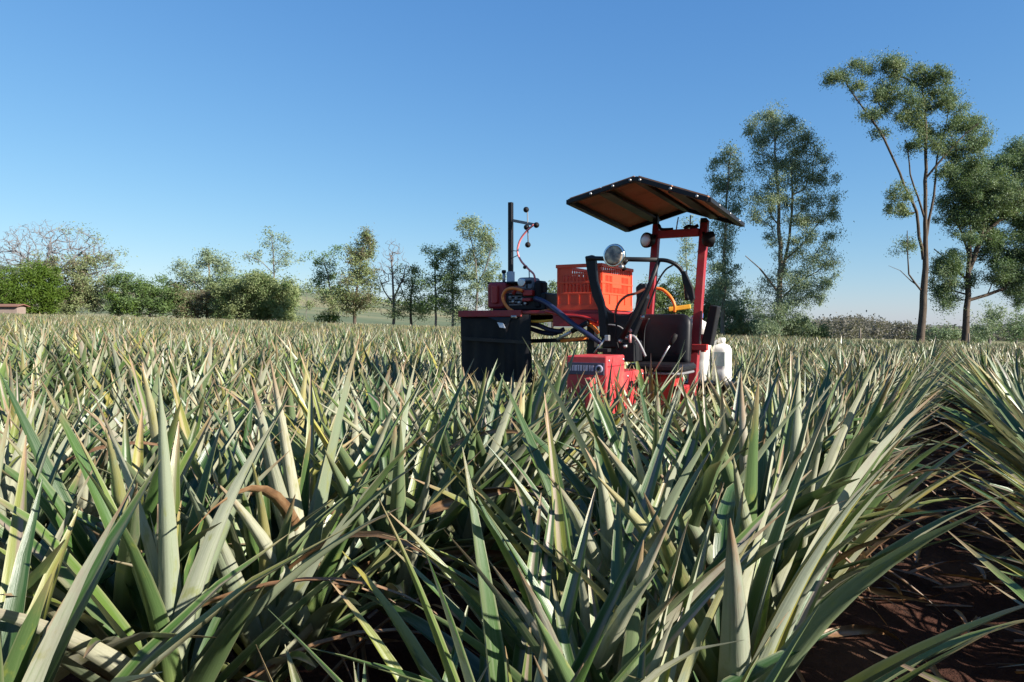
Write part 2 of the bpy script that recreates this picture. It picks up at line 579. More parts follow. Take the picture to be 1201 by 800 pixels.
def hill(name, x0, x1, y0, y1, hf, mat, nx=60, ny=16):
    X, Y = np.meshgrid(np.linspace(x0, x1, nx), np.linspace(y0, y1, ny))
    Z = hf(X, Y)
    i = np.arange(X.size).reshape(X.shape)
    Fq = np.stack([i[:-1, :-1], i[:-1, 1:], i[1:, 1:], i[1:, :-1]], -1).reshape(-1, 4)
    return tag(quads_mesh(name, np.stack([X, Y, Z], -1).reshape(-1, 3), Fq, mat, smooth=True), kind='structure')

def hf_left(X, Y):
    t = np.clip((Y - 190) / 700, 0, 1.3)
    u = np.clip((60 - X) / 260, 0, 1)
    return gz(X) - 3.5 + 38 * (1 - np.cos(np.pi * np.clip(t, 0, 1))) / 2 * u * (1 + 0.06 * np.sin(X / 70)) - 10 * np.clip(t - 1, 0, 1)
hill("hillside", -900, 120, 190, 1150, hf_left, M_HILL)

def hf_far(X, Y):
    t = np.clip((Y - 1200) / 900, 0, 1)
    return -30 + (42 + 9 * np.sin(X / 310 + 1.0) + 5 * np.sin(X / 120)) * np.sin(np.pi * t / 2)
hill("far_hills", -1800, 2600, 1200, 2200, hf_far, M_HILLFAR, 120, 10)

# ------------------------------------------------------------------ pineapple leaves
def leaf_geo(Ln, W, e0, e1, ns, nc, side=0.0, twist=0.0, chan=0.30, bendpow=1.5, crease=None):
    """Leaf growing in local +x / +z from the origin; e0, e1 elevation at base and tip (degrees)."""
    t = np.linspace(0, 1, ns + 1)
    el = np.radians(e0 + (e1 - e0) * t ** bendpow)
    if crease is not None:
        el = np.where(t > crease[0], el + np.radians(crease[1]) * np.clip((t - crease[0]) * 3.2, 0, 1), el)
    ds = Ln / ns
    em = (el[1:] + el[:-1]) / 2
    x = np.concatenate([[0], np.cumsum(np.cos(em) * ds)])
    z = np.concatenate([[0], np.cumsum(np.sin(em) * ds)])
    y = side * Ln * t ** 2
    wd = W * np.minimum(1.0, 0.80 + 1.2 * t) * np.maximum(1 - t ** 1.35, 0.0) ** 0.82
    wd = np.maximum(wd, 0.002)
    V, UV = [], []
    us = np.linspace(-1, 1, nc)
    for i in range(ns + 1):
        tn = np.array([math.cos(el[i]), 0, math.sin(el[i])])
        nn = np.array([-math.sin(el[i]), 0, math.cos(el[i])])       # upper face
        sd = np.array([0, 1.0, 0])
        a = twist * t[i]
        s2 = sd * math.cos(a) + nn * math.sin(a)
        n2 = nn * math.cos(a) - sd * math.sin(a)
        ch = chan * (1 - 0.35 * t[i])
        for u in us:
            V.append(np.array([x[i], y[i], z[i]]) + s2 * u * wd[i] / 2 * (1 - 0.25 * ch) + n2 * abs(u) ** 1.6 * wd[i] * ch)
            UV.append(((u + 1) / 2, t[i]))
    Fq = []
    for i in range(ns):
        for j in range(nc - 1):
            a = i * nc + j
            Fq.append((a, a + nc, a + nc + 1, a + 1))
    V = np.array(V)
    Fq = np.array(Fq)
    # make the geometric normal point to the upper (inner) face
    p = V[Fq[0]]
    nrm = np.cross(p[1] - p[0], p[3] - p[0])
    nn0 = np.array([-math.sin(el[0]), 0, math.cos(el[0])])
    if nrm @ nn0 < 0:
        Fq = Fq[:, ::-1]
    return V, Fq, np.array(UV)

def leaf_params(q):
    """q: 0 outermost .. 1 innermost -> random leaf shape."""
    e0 = 36 + 45 * q ** 0.8 + rng.normal(0, 6)
    bend = -(38 - 31 * q) * rng.uniform(0.2, 1.25)
    Ln = (0.49 + 0.25 * math.sin(math.pi * min(q * 0.9 + 0.18, 1.0))) * rng.uniform(0.86, 1.14)
    if q > 0.88:
        Ln *= 0.72
    W = rng.uniform(0.060, 0.092) * (0.85 if q > 0.88 else 1.0)
    return dict(Ln=Ln, W=W, e0=e0, e1=e0 + bend, side=rng.normal(0, 0.07), twist=rng.normal(0, 0.35), chan=rng.uniform(0.26, 0.52), bendpow=rng.uniform(1.1, 2.2))

# mesh library for the nearest plants, sorted into rings
RINGS = 5
LIB = [[] for _ in range(RINGS)]
for b in range(RINGS):
    for k in range(22):
        prm = leaf_params((b + rng.random()) / RINGS)
        if rng.random() < 0.06 and b < 3:
            prm['crease'] = (rng.uniform(0.45, 0.75), rng.uniform(-95, -40))
        V, Fq, UV = leaf_geo(ns=9, nc=5, **prm)
        LIB[b].append(quads_mesh("leaf", V, Fq, M_LEAF, "mesh", True, UV, np.full(len(V), rng.random())))
DEADLIB = []
for k in range(14):
    Ln = rng.uniform(0.45, 0.8)
    V, Fq, UV = leaf_geo(Ln, rng.uniform(0.022, 0.04), rng.uniform(10, 45), rng.uniform(-70, -20), 9, 5, rng.normal(0, 0.18), rng.normal(0, 1.6), rng.uniform(0.3, 0.6))
    DEADLIB.append(quads_mesh("leaf", V, Fq, M_DEAD, "mesh", True, UV, np.full(len(V), rng.random())))

def plant_template(nl, ns, nc, wmul=1.0, qmin=0.0, dead=0):
    Vs, Fs, Us, Rn, o = [], [], [], [], 0
    a0 = rng.random() * 360
    for k in range(nl):
        q = qmin + (1 - qmin) * (k + 0.5) / nl
        prm = leaf_params(q)
        prm['W'] *= wmul
        V, Fq, UV = leaf_geo(ns=ns, nc=nc, **prm)
        a = R(a0 + 137.5 * k + rng.normal(0, 8))
        rot = np.array([[math.cos(a), -math.sin(a), 0], [math.sin(a), math.cos(a), 0], [0, 0, 1]])
        V = V + np.array([0.012, 0, 0.0])
        V = V @ rot.T + np.array([0, 0, 0.215 + 0.17 * q])
        Vs.append(V); Fs.append(Fq + o); Us.append(UV); Rn.append(np.full(len(V), rng.random()))
        o += len(V)
    return np.concatenate(Vs), np.concatenate(Fs), np.concatenate(Us), np.concatenate(Rn)

# ------------------------------------------------------------------ where the plants stand
TT = R(29.0)
TP = np.array([math.cos(TT), -math.sin(TT)])
TR = np.array([math.sin(TT), math.cos(TT)])
TO = -1.56 * TP + 5.4 * TR                # foot of the tractor
WHEELS = [(-0.75, -1.0, 0.36), (0.45, -1.0, 0.36), (-0.75, 0.35, 0.36), (0.45, 0.35, 0.36)]

WIDE = 0.20                               # the furrow beside the camera is a wider one
rows = []
for b in range(-130, 60):
    for s in (-0.2, 0.2):
        # lane centres at LANE0 + b*PITCH; the bed between two lanes carries two rows
        v = LANE0 + (b + 0.5) * PITCH + s
        rows.append(v + (WIDE if v > LANE0 else -0.14))
P = []
for ri, off in enumerate(sorted(rows, reverse=True)):
    n = np.arange(-34, 480)
    s = n * 0.33 + (0.165 if ri % 2 else 0.0)
    s = s + rng.normal(0, 0.045, len(s))
    o = off + rng.normal(0, 0.035, len(s))
    xy = o[:, None] * RP + s[:, None] * RR
    P.append(np.column_stack([xy, np.full(len(s), off), s]))
P = np.concatenate(P)
X, Y = P[:, 0], P[:, 1]
d = np.hypot(X, Y)
bear = np.arctan2(X, Y)
edge = Y + 0.565 * X                       # far edge of the field runs from far left to nearer right
keep = (edge < 72 + 3 * np.sin(X / 9)) & (np.abs(bear) < R(44)) & (Y > -1) | ((d < 7) & (Y > -3.5))
keep &= ~((X < -68.5) & (Y > 104.5))
keep &= (d > 0.98) | ((P[:, 2] > LANE0) & (d > 0.85))
keep &= ~((np.abs(X) < 0.75) & (Y > -0.5) & (Y < 0.85))
lc = (P[:, :2] - TO) @ TP
lr = (P[:, :2] - TO) @ TR
for c, r_, wr in WHEELS:
    keep &= ~((np.abs(lc - c) < 0.15) & (np.abs(lr - r_) < wr - 0.05))
P, d, bear, lc, lr = P[keep], d[keep], bear[keep], lc[keep], lr[keep]
hvar = 1.0 + 0.13 * np.sin(P[:, 0] * 0.9 + 1.3) * np.sin(P[:, 1] * 0.7) + rng.normal(0, 0.06, len(P))
hvar = np.clip(hvar * 1.05, 0.86, 1.22) * np.where(d < 1.3, 0.72, np.where(d < 1.65, 0.84, 1.0))
inview = (np.abs(bear) < R(35.5)) & (P[:, 1] > 0.9)
order = np.argsort(np.where(inview, d, 1e9))
N_LEAFY, N_SINGLE = 56, 300
lane_off = P[:, 2]
ORD = ["first", "second", "third", "fourth", "fifth", "sixth", "seventh", "eighth", "ninth", "tenth", "eleventh", "twelfth", "thirteenth", "fourteenth", "fifteenth"]

left_rows = sorted({round(v, 3) for v in lane_off if v < LANE0}, reverse=True)
right_rows = sorted({round(v, 3) for v in lane_off if v > LANE0})
def row_words(v):
    v = round(v, 3)
    if v < LANE0:
        k = left_rows.index(v)
        return (ORD[k] if k < 15 else "far") + " row across from the furrow" if k else "row edging the bare furrow"
    k = right_rows.index(v)
    return (ORD[k] if k < 15 else "far") + " row on the far bank of the furrow"

def bedphase(o):
    return ((np.where(o > LANE0, o - WIDE, o + 0.14) - LANE0) / PITCH) % 1.0

def edge_lean(o):
    'rows beside the wide furrow hang out over it'
    return 12.0 if abs(o - LANE0 - 0.14) < 0.6 else 5.0 if abs(o - LANE0 - 0.14) < 1.0 else 0.0

seen_in_row = {}
leaf_total = 0
def lean_of(off, i):
    """Plants at a bed's rim lean out over the lane."""
    k = ((off - LANE0) / PITCH) % 1.0
    return (-1 if k < 0.5 else 1) * -0.10

NEAR = []
for rank in range(N_LEAFY):
    i = order[rank]
    x, y = P[i, :2]
    pl = empty("pineapple_plant", (x, y, float(gz(x)) + 0.02), rng.uniform(0, 6.28))
    ln = bedphase(P[i, 2])
    lean = R(rng.uniform(2, 10) + edge_lean(P[i, 2])) * (-1 if ln < 0.5 else 1)
    M = Matrix.Rotation(-lean, 4, Vector((RR[0], RR[1], 0))) @ Matrix.Rotation(R(rng.normal(0, 3)), 4, 'X')
    pl.rotation_euler = (M @ Matrix.Rotation(rng.uniform(0, 6.28), 4, 'Z')).to_euler()
    s = float(hvar[i])
    pl.scale = (s, s, s)
    nl = int(rng.integers(31, 37))
    for k in range(nl):
        q = (k + 0.5) / nl
        b = min(int(q * RINGS), RINGS - 1)
        me = LIB[b][int(rng.integers(len(LIB[b])))]
        lf = bpy.data.objects.new("leaf", me)
        COL.objects.link(lf)
        lf.parent = pl
        lf.location = (0, 0, 0.215 + 0.17 * q)
        lf.rotation_euler = (R(rng.normal(0, 2)), R(rng.normal(0, 3)), R(137.5 * k + rng.normal(0, 9)))
        lf.scale = (1, 1, 1)
        leaf_total += 1
    nd = int(rng.integers(2, 7))
    for k in range(nd):
        lf = bpy.data.objects.new("leaf", DEADLIB[int(rng.integers(len(DEADLIB)))])
        COL.objects.link(lf)
        lf.parent = pl
        lf["label"] = "dry brown curled leaf"
        lf.location = (0, 0, 0.12 + 0.42 * rng.random())
        lf.rotation_euler = (0, R(rng.uniform(-20, 15)), rng.uniform(0, 6.28))
    rw = round(P[i, 2], 3)
    seen_in_row.setdefault(rw, []).append((P[i, 3], pl))
    NEAR.append(pl)
for rw, lst in seen_in_row.items():
    lst.sort(key=lambda q: q[0])
    for k, (_, pl) in enumerate(lst):
        lab = f"silvery green pineapple plant, {ORD[k] if k < 15 else 'next'} from the camera in the {row_words(rw)}"
        tag(pl, lab, "pineapple plant", "pineapple plants close to the camera")

TEMPL = [quads_mesh("pineapple_plant", *(lambda t: (t[0], t[1]))(tt), M_LEAF, "mesh", True, tt[2], tt[3]) for tt in [plant_template(30, 6, 3) for _ in range(14)]]
zones = {
    'front': ("pineapple plant in the dense rows between the camera and the red tractor", "pineapple plants in front of the tractor"),
    'left': ("pineapple plant in the dense rows beside the black skirted spray platform", "pineapple plants beside the spray platform"),
    'right': ("pineapple plant in the rows across the bare furrow from the tractor", "pineapple plants across the furrow"),
    'lane': ("pineapple plant in the rows between the tractor and the bare furrow", "pineapple plants between tractor and furrow"),
    'behind': ("pineapple plant in the rows beyond the tractor", "pineapple plants beyond the tractor"),
}
for rank in range(N_LEAFY, N_SINGLE):
    i = order[rank]
    x, y = P[i, :2]
    o = bpy.data.objects.new("pineapple_plant", TEMPL[int(rng.integers(len(TEMPL)))])
    COL.objects.link(o)
    o.location = (x, y, float(gz(x)) + 0.02)
    ln = bedphase(P[i, 2])
    lean = R(rng.uniform(2, 8) + edge_lean(P[i, 2])) * (-1 if ln < 0.5 else 1)
    o.rotation_euler = (Matrix.Rotation(-lean, 4, Vector((RR[0], RR[1], 0))) @ Matrix.Rotation(rng.uniform(0, 6.28), 4, 'Z')).to_euler()
    s = float(hvar[i])
    o.scale = (s, s, s)
    c, r_ = lc[i], lr[i]
    z = 'right' if P[i, 2] > LANE0 else 'behind' if r_ > 0.5 and c < 0.7 else 'lane' if c > 0.4 and r_ > -1.2 else 'left' if c < -0.9 and r_ > -1.2 else 'front'
    tag(o, zones[z][0], "pineapple plant", zones[z][1])

# all the other plants: one object, real leaves, fewer and simpler with distance
rest = order[N_SINGLE:]
rest_in = np.ones(len(rest), bool)
dr = d[rest]
def scatter(sel, temps, jit):
    Vs, Fs, Us, Rs, o = [], [], [], [], 0
    which = rng.integers(0, len(temps), len(sel))
    for ti, (V, Fq, UV, Rn) in enumerate(temps):
        ii = sel[which == ti]
        if not len(ii):
            continue
        a = rng.uniform(0, 6.2832, len(ii))
        s = hvar[ii] * rng.uniform(0.95, 1.05, len(ii))
        ca, sa = np.cos(a) * s, np.sin(a) * s
        vx = V[None, :, 0] * ca[:, None] - V[None, :, 1] * sa[:, None]
        vy = V[None, :, 0] * sa[:, None] + V[None, :, 1] * ca[:, None]
        vz = V[None, :, 2] * s[:, None]
        # lean with the bed
        ln = bedphase(P[ii, 2])
        le = np.where(ln < 0.5, -1, 1) * (rng.uniform(0.03, 0.14, len(ii)) + np.radians([edge_lean(v) for v in P[ii, 2]]))
        vx = vx + vz * (le * RP[0])[:, None] + P[ii, 0][:, None]
        vy = vy + vz * (le * RP[1])[:, None] + P[ii, 1][:, None]
        vz = vz + (gz(P[ii, 0]) + 0.02)[:, None]
        Vs.append(np.stack([vx, vy, vz], -1).reshape(-1, 3))
        Fs.append((Fq[None] + (np.arange(len(ii)) * len(V))[:, None, None]).reshape(-1, 4) + o)
        Us.append(np.tile(UV, (len(ii), 1)))
        Rs.append(((Rn[None] + rng.random(len(ii))[:, None]) % 1.0).ravel())
        o += len(ii) * len(V)
    return Vs, Fs, Us, Rs, o
allV, allF, allU, allR, base = [], [], [], [], 0
for lo, hi, nl, ns, nc, wm, qm in ((0, 24, 24, 4, 3, 1.0, 0.0), (24, 45, 15, 3, 2, 1.25, 0.25), (45, 400, 10, 2, 2, 1.7, 0.35)):
    sel = rest[(dr >= lo) & (dr < hi)]
    if lo >= 45:
        sel = sel[rng.random(len(sel)) < 0.85]
    Vs, Fs, Us, Rs, o = scatter(sel, [plant_template(nl, ns, nc, wm, qm) for _ in range(10)], 0)
    allV += Vs
    allF += [f + base for f in Fs]
    allU += Us
    allR += Rs
    base += o
fo = quads_mesh("pineapple_field", np.concatenate(allV), np.concatenate(allF), M_LEAF, None, True, np.concatenate(allU), np.concatenate(allR))
tag(fo, "the rest of the pineapple crop stretching away to the trees", None, None, 'stuff')
print("plants", len(P), "in view", int(inview.sum()), "field quads", sum(len(f) for f in allF), "leaves", leaf_total)

# dry leaf litter on the furrow floor
Vs, Fs, Us, Rs, o = [], [], [], [], 0
for k in range(640):
    if k < 240:
        s_ = rng.uniform(0.5, 14)
        of = LANE0 + 0.14 + rng.normal(0, 0.34)
    else:
        s_ = rng.uniform(0, 9)
        of = LANE0 - rng.uniform(0.5, 7)
    xy = of * RP + s_ * RR
    if math.hypot(*xy) < 0.5:
        continue
    V, Fq, UV = leaf_geo(rng.uniform(0.18, 0.55), rng.uniform(0.022, 0.048), rng.uniform(-5, 22), rng.uniform(-30, 10), 5, 3, rng.normal(0, 0.25), rng.normal(0, 1.2), 0.4)
    a = rng.uniform(0, 6.28)
    rot = np.array([[math.cos(a), -math.sin(a), 0], [math.sin(a), math.cos(a), 0], [0, 0, 1]])
    k2 = float(bedphase(of)) if abs(of - LANE0 - .14) > .5 else 0.0
    zz = gz(xy[0]) + 0.09 * (0.5 - 0.5 * math.cos(2 * math.pi * k2)) - 0.025 + rng.uniform(0, 0.03)
    Vs.append(V @ rot.T + np.array([xy[0], xy[1], zz]))
    Fs.append(Fq + o); Us.append(UV); Rs.append(np.full(len(V), rng.random()))
    o += len(V)
tag(quads_mesh("leaf_litter", np.concatenate(Vs), np.concatenate(Fs), M_DEAD, None, True, np.concatenate(Us), np.concatenate(Rs)), "dry brown leaf litter on the red soil of the furrow", None, None, 'stuff')
# ------------------------------------------------------------------ the tractor
# local frame: x across (towards the furrow), y along the rows away from the camera, z up; the machine faces -y
TROOT = Vector((float(TO[0]), float(TO[1]), -0.04))
TRZ = -TT
tr = empty("tractor", TROOT, TRZ)
tag(tr, "small red high clearance tractor with a brown gabled roof and a side spray platform", "tractor")
def L3(px, py, rr=None, c=None, dz=0.0):
    """Tractor-frame point seen at photo pixel, on the plane y=rr or x=c."""
    dd = np.array([(px - 600.5) / FPX, 1.0])
    t = (TO @ TR + rr) / (dd @ TR) if rr is not None else (TO @ TP + c) / (dd @ TP)
    q = t * dd - TO
    return Vector((float(q @ TP), float(q @ TR), CAMZ - (py - HOR) / FPX * t - TROOT.z + dz))
def part(mb, name, mat, bevel=0.0, parent=None, label=None):
    o = mb.build(name, mat, parent or tr, bevel)
    if label:
        o["label"] = label
    return o

# roof: two slopes of brown sheet on a black bar frame
y0, y1 = -1.0, 0.25
A, B_, C_ = Vector((-.456, y0, 2.145)), Vector((0, y0, 2.25)), Vector((.447, y0, 2.085))
D_, E_, F_ = Vector((-.512, y1, 2.105)), Vector((-.035, y1, 2.232)), Vector((.385, y1, 2.088))
def lerp(a, b, t): return a * (1 - t) + b * t
for (p0, p1, q0, q1, nm) in ((A, B_, D_, E_, 'l'), (B_, C_, E_, F_, 'r')):
    nrm = (p1 - p0).cross(q0 - p0).normalized()
    if nrm.z < 0: nrm = -nrm
    for u0, u1 in ((0.02, 0.49), (0.51, 0.98)):
        poly = [lerp(p0, p1, u0), lerp(p0, p1, u1), lerp(q0, q1, u1), lerp(q0, q1, u0)]
        part(MB().prism([v + nrm * 0.016 for v in poly], nrm * 0.008), "roof_panel", M_BROWN)
fr = MB()
for a, b, wd, up in ((A, B_, .034, None), (B_, C_, .034, None), (D_, E_, .034, None), (E_, F_, .034, None), (A, D_, .04, None), (C_, F_, .036, None), (B_, E_, .045, None)):
    fr.beam(a, b, wd, 0.03)
part(fr, "roof_frame", M_BLACK, 0.003)
mb = MB().beam(lerp(A, B_, .5) + Vector((0, 0.02, -.004)), lerp(D_, E_, .5) + Vector((0, -.02, -.004)), 0.085, 0.02)
part(mb, "roof_beam", M_BLACK, 0.003)
mb = MB().beam(lerp(B_, C_, .52) + Vector((0, 0.02, -.004)), lerp(E_, F_, .52) + Vector((0, -.02, -.004)), 0.07, 0.02)
part(mb, "roof_beam", M_BLACK, 0.003)
for a, b, us in ((A, B_, (.35, .68, .93)), (B_, C_, (.07, .5, .86)), (C_, F_, (.2, .5, .8))):
    for u in us:
        q = lerp(a, b, u)
        ax = Vector((0, -1, 0)) if a is not C_ else Vector((1, 0, 0))
        part(MB().lathe(q + ax * 0.0165 if a is not C_ else q + ax * 0.018, ax, [(0.009, 0), (0.009, .005), (0.004, .008)], 8), "bolt", M_STEEL)

# roll bar
pLt, pLb = Vector((-.237, .15, 2.12)), Vector((-.268, -.05, .80))
pRt, pRb = Vector((.133, .15, 2.13)), Vector((.095, -.05, .80))
part(MB().beam(pLb, pLt, 0.052, 0.06, (0, 1, 0)), "roof_post", M_DKRED, 0.005)
part(MB().beam(pRb, pRt, 0.058, 0.06, (0, 1, 0)), "roof_post", M_DKRED, 0.005)
part(MB().beam((-.21, .105, 2.036), (.102, .105, 2.036), 0.055, 0.058), "cross_bar", M_DKRED, 0.004)
part(MB().beam((-.235, .12, 2.12), (-.235, .12, 2.19), 0.04, 0.04, (0, 1, 0)).beam((.133, .12, 2.11), (.133, .12, 2.14), 0.04, 0.04, (0, 1, 0)), "roof_bracket", M_BLACK)
cbm = MB()
cbm.tube(smooth_path([(-.205, .09, 2.11), (-.18, .075, 2.075), (-.14, .08, 2.07), (-.09, .085, 2.07)]), 0.011, 6)
cbm.tube(smooth_path([(.0, .085, 2.07), (.03, .08, 2.082), (.07, .085, 2.074), (.10, .085, 2.085)]), 0.014, 6)
part(cbm, "wiring", M_RUBBER)
for px, y_t, y_b in ((793, 255, 273), (809, 253, 272)):
    part(MB().tube([L3(px - 1 if px < 800 else px, y_b, .1), L3(px + 2 if px < 800 else px, y_t, .1)], 0.0045, 6), "rod", M_GREY)

def work_lamp(c, face, rad):
    f_ = Vector(face).normalized()
    c = Vector(c)
    o = part(MB().lathe(c, f_, [(rad * .35, -.062), (rad * .8, -.05), (rad * 1.0, -.02), (rad * 1.06, 0), (rad * 1.06, .008), (rad * .9, .01)], 22), "work_lamp", M_RUBBER)
    part(MB().lathe(c + f_ * .0105, f_, [(rad * .9, 0), (rad * .7, .006), (rad * .3, .009)], 22), "lens", M_LENS, parent=o)
    return o
work_lamp(L3(758, 282, .05), (-.42, -.9, 0), .056)
work_lamp(L3(833, 281, .08), (.75, .62, 0.0), .056)
part(MB().tube([L3(758, 282, .05) + Vector((.03, .03, 0)), Vector((-.235, .105, 2.03))], 0.012, 6), "lamp_bracket", M_BLACK)
part(MB().tube([L3(833, 281, .08) - Vector((.03, .02, 0)), Vector((.135, .105, 2.03))], 0.012, 6), "lamp_bracket", M_BLACK)

# black front guard: top bar, side arm, braces, headlight
q = -.85
part(MB().tube([L3(688, 303, q), L3(720, 304, q), L3(771, 305, q)], 0.0155, 10), "guard_bar", M_BLACK)
arm = [L3(685.5, 301, q), L3(694, 299, q), L3(697, 305, q), L3(699, 330, q), L3(706, 352, q), L3(709, 366, q), L3(712, 395, q), L3(703, 395, q), L3(701, 362, q), L3(694, 347, q), L3(688, 318, q)]
part(MB().prism(arm, (0, .05, 0)), "guard_arm", M_BLACK, 0.006)
part(MB().tube([L3(773, 304, q), L3(760, 339, q), L3(745, 368, q), L3(729, 396, q)], [.014, .017, .02, .021], 8), "guard_brace", M_BLACK)
part(MB().tube(smooth_path([L3(770, 305, q), L3(782, 306, q), L3(793, 311, q + .02), L3(800, 319, q + .05), L3(804, 331, q + .05), L3(806, 352, q + .05)]), [.013] * 25 + [.016] * 6, 8), "guard_brace", M_BLACK)
part(MB().prism([L3(798, 318, q), L3(803, 318, q), L3(812, 338, q), L3(814, 350, q), L3(810, 356, q), L3(806, 345, q), L3(800, 331, q)], (0, .03, 0)), "guard_flap", M_RUBBER, 0.004)
part(MB().tube(smooth_path([L3(789, 311, q), L3(780, 317, q), L3(771, 331, q), L3(766, 345, q), L3(760, 362, q)]), .006, 6), "cable", M_RUBBER)
hl = L3(720, 300, -.93)
f_ = Vector((-.08, -1, .05)).normalized()
ho = part(MB().lathe(hl, f_, [(.012, -.085), (.045, -.07), (.066, -.035), (.073, -.008), (.076, 0), (.074, .008), (.068, .009)], 28), "headlight", M_CHROME)
part(MB().lathe(hl + f_ * .0085, f_, [(.067, 0), (.05, .004), (.03, .006), (.005, .0065)], 28), "lens", M_GLASS, parent=ho)
part(MB().tube([hl + Vector((.03, .05, -.05)), hl + Vector((.045, .07, -.09))], .016, 8).tube([hl + Vector((.045, .06, -.05)), L3(736, 304, q)], .014, 8), "headlight_bracket", M_BLACK, parent=ho)
part(MB().lathe(hl + Vector((.055, .0, -.075)), f_, [(.008, 0), (.014, .006), (.014, .016), (.004, .02)], 10), "bolt", M_STEEL, parent=ho)

# dashboard cowl with the dipped upper edge
d_ = -.74
cw = [L3(700, 352, d_), L3(704, 353, d_), L3(708, 360, d_), L3(715, 366, d_), L3(726, 369, d_), L3(736, 369, d_), L3(744, 364, d_), L3(746, 350, d_), L3(745, 337, d_), L3(750, 332, d_), L3(757, 333, d_), L3(759, 350, d_), L3(752, 372, d_), L3(744, 392, d_), L3(738, 408, d_), L3(707, 408, d_), L3(703, 390, d_)]
part(MB().prism(cw, (0, .06, 0)), "dashboard", M_VINYL, 0.008)
part(MB().tube(smooth_path([L3(704, 383, d_ - .012), L3(714, 381, d_ - .016), L3(726, 383, d_ - .016), L3(734, 389, d_ - .012)]), .006, 6), "dashboard_trim", M_GREY)
part(MB().box(L3(706, 424, -.70), L3(742, 400, -.70) + Vector((0, .2, 0))), "engine_block", M_BLACK, 0.008)
part(MB().box(L3(722, 424, -.80), L3(744, 402, -.80) + Vector((0, .1, 0))), "engine_block", M_RUBBER, 0.006)
# control cable loop and hoses
part(MB().tube(smooth_path([L3(757, 338, -.80), L3(746, 344, -.82), L3(735, 347, -.83), L3(726, 355, -.84), L3(722, 366, -.84), L3(722, 378, -.83)]), .0085, 8), "cable", paint("rust_brown_cable", (0.22, 0.055, 0.03), 0.45))
part(MB().tube(smooth_path([L3(722, 368, -.85), L3(723, 380, -.85), L3(722, 395, -.84), L3(726, 410, -.82)]), .006, 6), "cable", M_RUBBER)
part(MB().tube(smooth_path([L3(768, 338, -.05), L3(777, 340, -.05), L3(786, 348, -.06), L3(791, 358, -.06), L3(791, 366, -.05)]), .0115, 8), "hose", M_ORANGE, label="orange rubber hose")
part(MB().beam(L3(784, 363, -.02), L3(810, 359.5, .02), .03, .034), "valve_handle", M_YELLOW, 0.006, label="yellow valve handle")
# levers and small linkage
part(MB().tube([L3(768, 436, -.62), L3(777, 420, -.62), L3(786, 404, -.62)], .006, 8), "gear_lever", M_STEEL)
kb = L3(786, 404, -.62); kt = L3(793, 392, -.62)
part(MB().tube([kb, lerp(kb, kt, .3), lerp(kb, kt, .7), kt], [.012, .017, .019, .012], 10), "lever_knob", M_RUBBER)
part(MB().tube([L3(697, 414, -.9), L3(704, 405, -.9), L3(711, 396, -.88)], .0075, 8), "linkage_rod", M_STEEL)
part(MB().box(L3(709, 400, -.9), L3(714, 393, -.9) + Vector((0, .03, 0))), "linkage_clamp", M_STEEL, 0.004)
part(MB().tube(smooth_path([L3(733, 397, -.8), L3(742, 394, -.8), L3(748, 400, -.79), L3(753, 409, -.78), L3(757, 418, -.77)]), .009, 8), "linkage_rod", M_GREY)
part(MB().tube([L3(739, 392, -.82), L3(739, 402, -.82)], .009, 8).lathe(L3(739, 388, -.82), (0, 0, 1), [(.004, -.012), (.013, -.004), (.013, .006), (.004, .014)], 10), "control_knob", paint("pale_red_knob", (0.55, 0.25, 0.25), 0.4))
for px, py in ((727, 400), (735, 396), (733, 406), (753, 372)):
    part(MB().lathe(L3(px, py, -.815), (-.3, -1, 0), [(.014, -.01), (.014, .004), (.007, .006), (.007, .014)], 8), "fitting", M_STEEL)
part(MB().box(L3(700, 413, -.95), L3(713, 409, -.95) + Vector((0, .06, 0))), "hood_latch", M_RUBBER, 0.004)

# hood
x0, x1 = -.335, -.069
part(MB().rbox((x0, -1.30, .80), (x1, -1.0, 1.158), .014, 2), "hood", M_HOOD)
part(MB().rbox((x0 + .01, -.998, .80), (x1 - .001, -.63, 1.048), .014, 2), "hood", M_HOOD)
part(MB().box((x1 + .0005, -1.29, 1.093), (x1 + .004, -1.01, 1.099)), "hood_seam", M_DKRED)
part(MB().box((-.322, -1.309, 1.045), (-.085, -1.3005, 1.118)), "name_plate", M_PLATE, 0.002)
pr = MB()
for k, (cx, wl, hh) in enumerate(((-.305, .014, .034), (-.286, .008, .034), (-.268, .016, .034), (-.249, .009, .034), (-.232, .013, .034), (-.213, .008, .034), (-.196, .015, .034), (-.175, .01, .034), (-.158, .014, .034))):
    pr.box((cx - wl / 2, -1.3115, 1.068), (cx + wl / 2, -1.3095, 1.068 + hh))
po = part(pr, "lettering", M_PRINT)
po["kind"] = "stuff"
part(MB().lathe((-.115, -1.3095, 1.083), (0, -1, 0), [(.024, 0), (.024, .004), (.017, .005)], 18), "emblem", M_PRINT)
part(MB().lathe((-.115, -1.3150, 1.083), (0, -1, 0), [(.015, 0), (.013, .003)], 14), "emblem_centre", M_BLACK)
part(MB().rbox((-.185, -1.37, .82), (-.14, -1.302, 1.03), .012, 2), "front_weight", M_HOOD)
part(MB().rbox((-.30, -1.36, .80), (-.23, -1.302, .93), .012, 2), "front_weight", M_DKRED)

for hx, hy, hz in ((x1, -1.27, 1.13), (x1, -1.03, 1.13), (x1, -1.27, .93), (x1, -1.03, .93), (x1, -.95, 1.02), (x1, -.67, 1.02)):
    part(MB().lathe((hx - .001, hy, hz), (1, 0, 0), [(.009, 0), (.009, .004), (.005, .007)], 8), "bolt", M_STEEL)
for k in range(5):
    part(MB().box((x1 - .001, -.92 + k * .05, .93), (x1 + .0025, -.895 + k * .05, .985)), "vent_slot", M_BLACK)

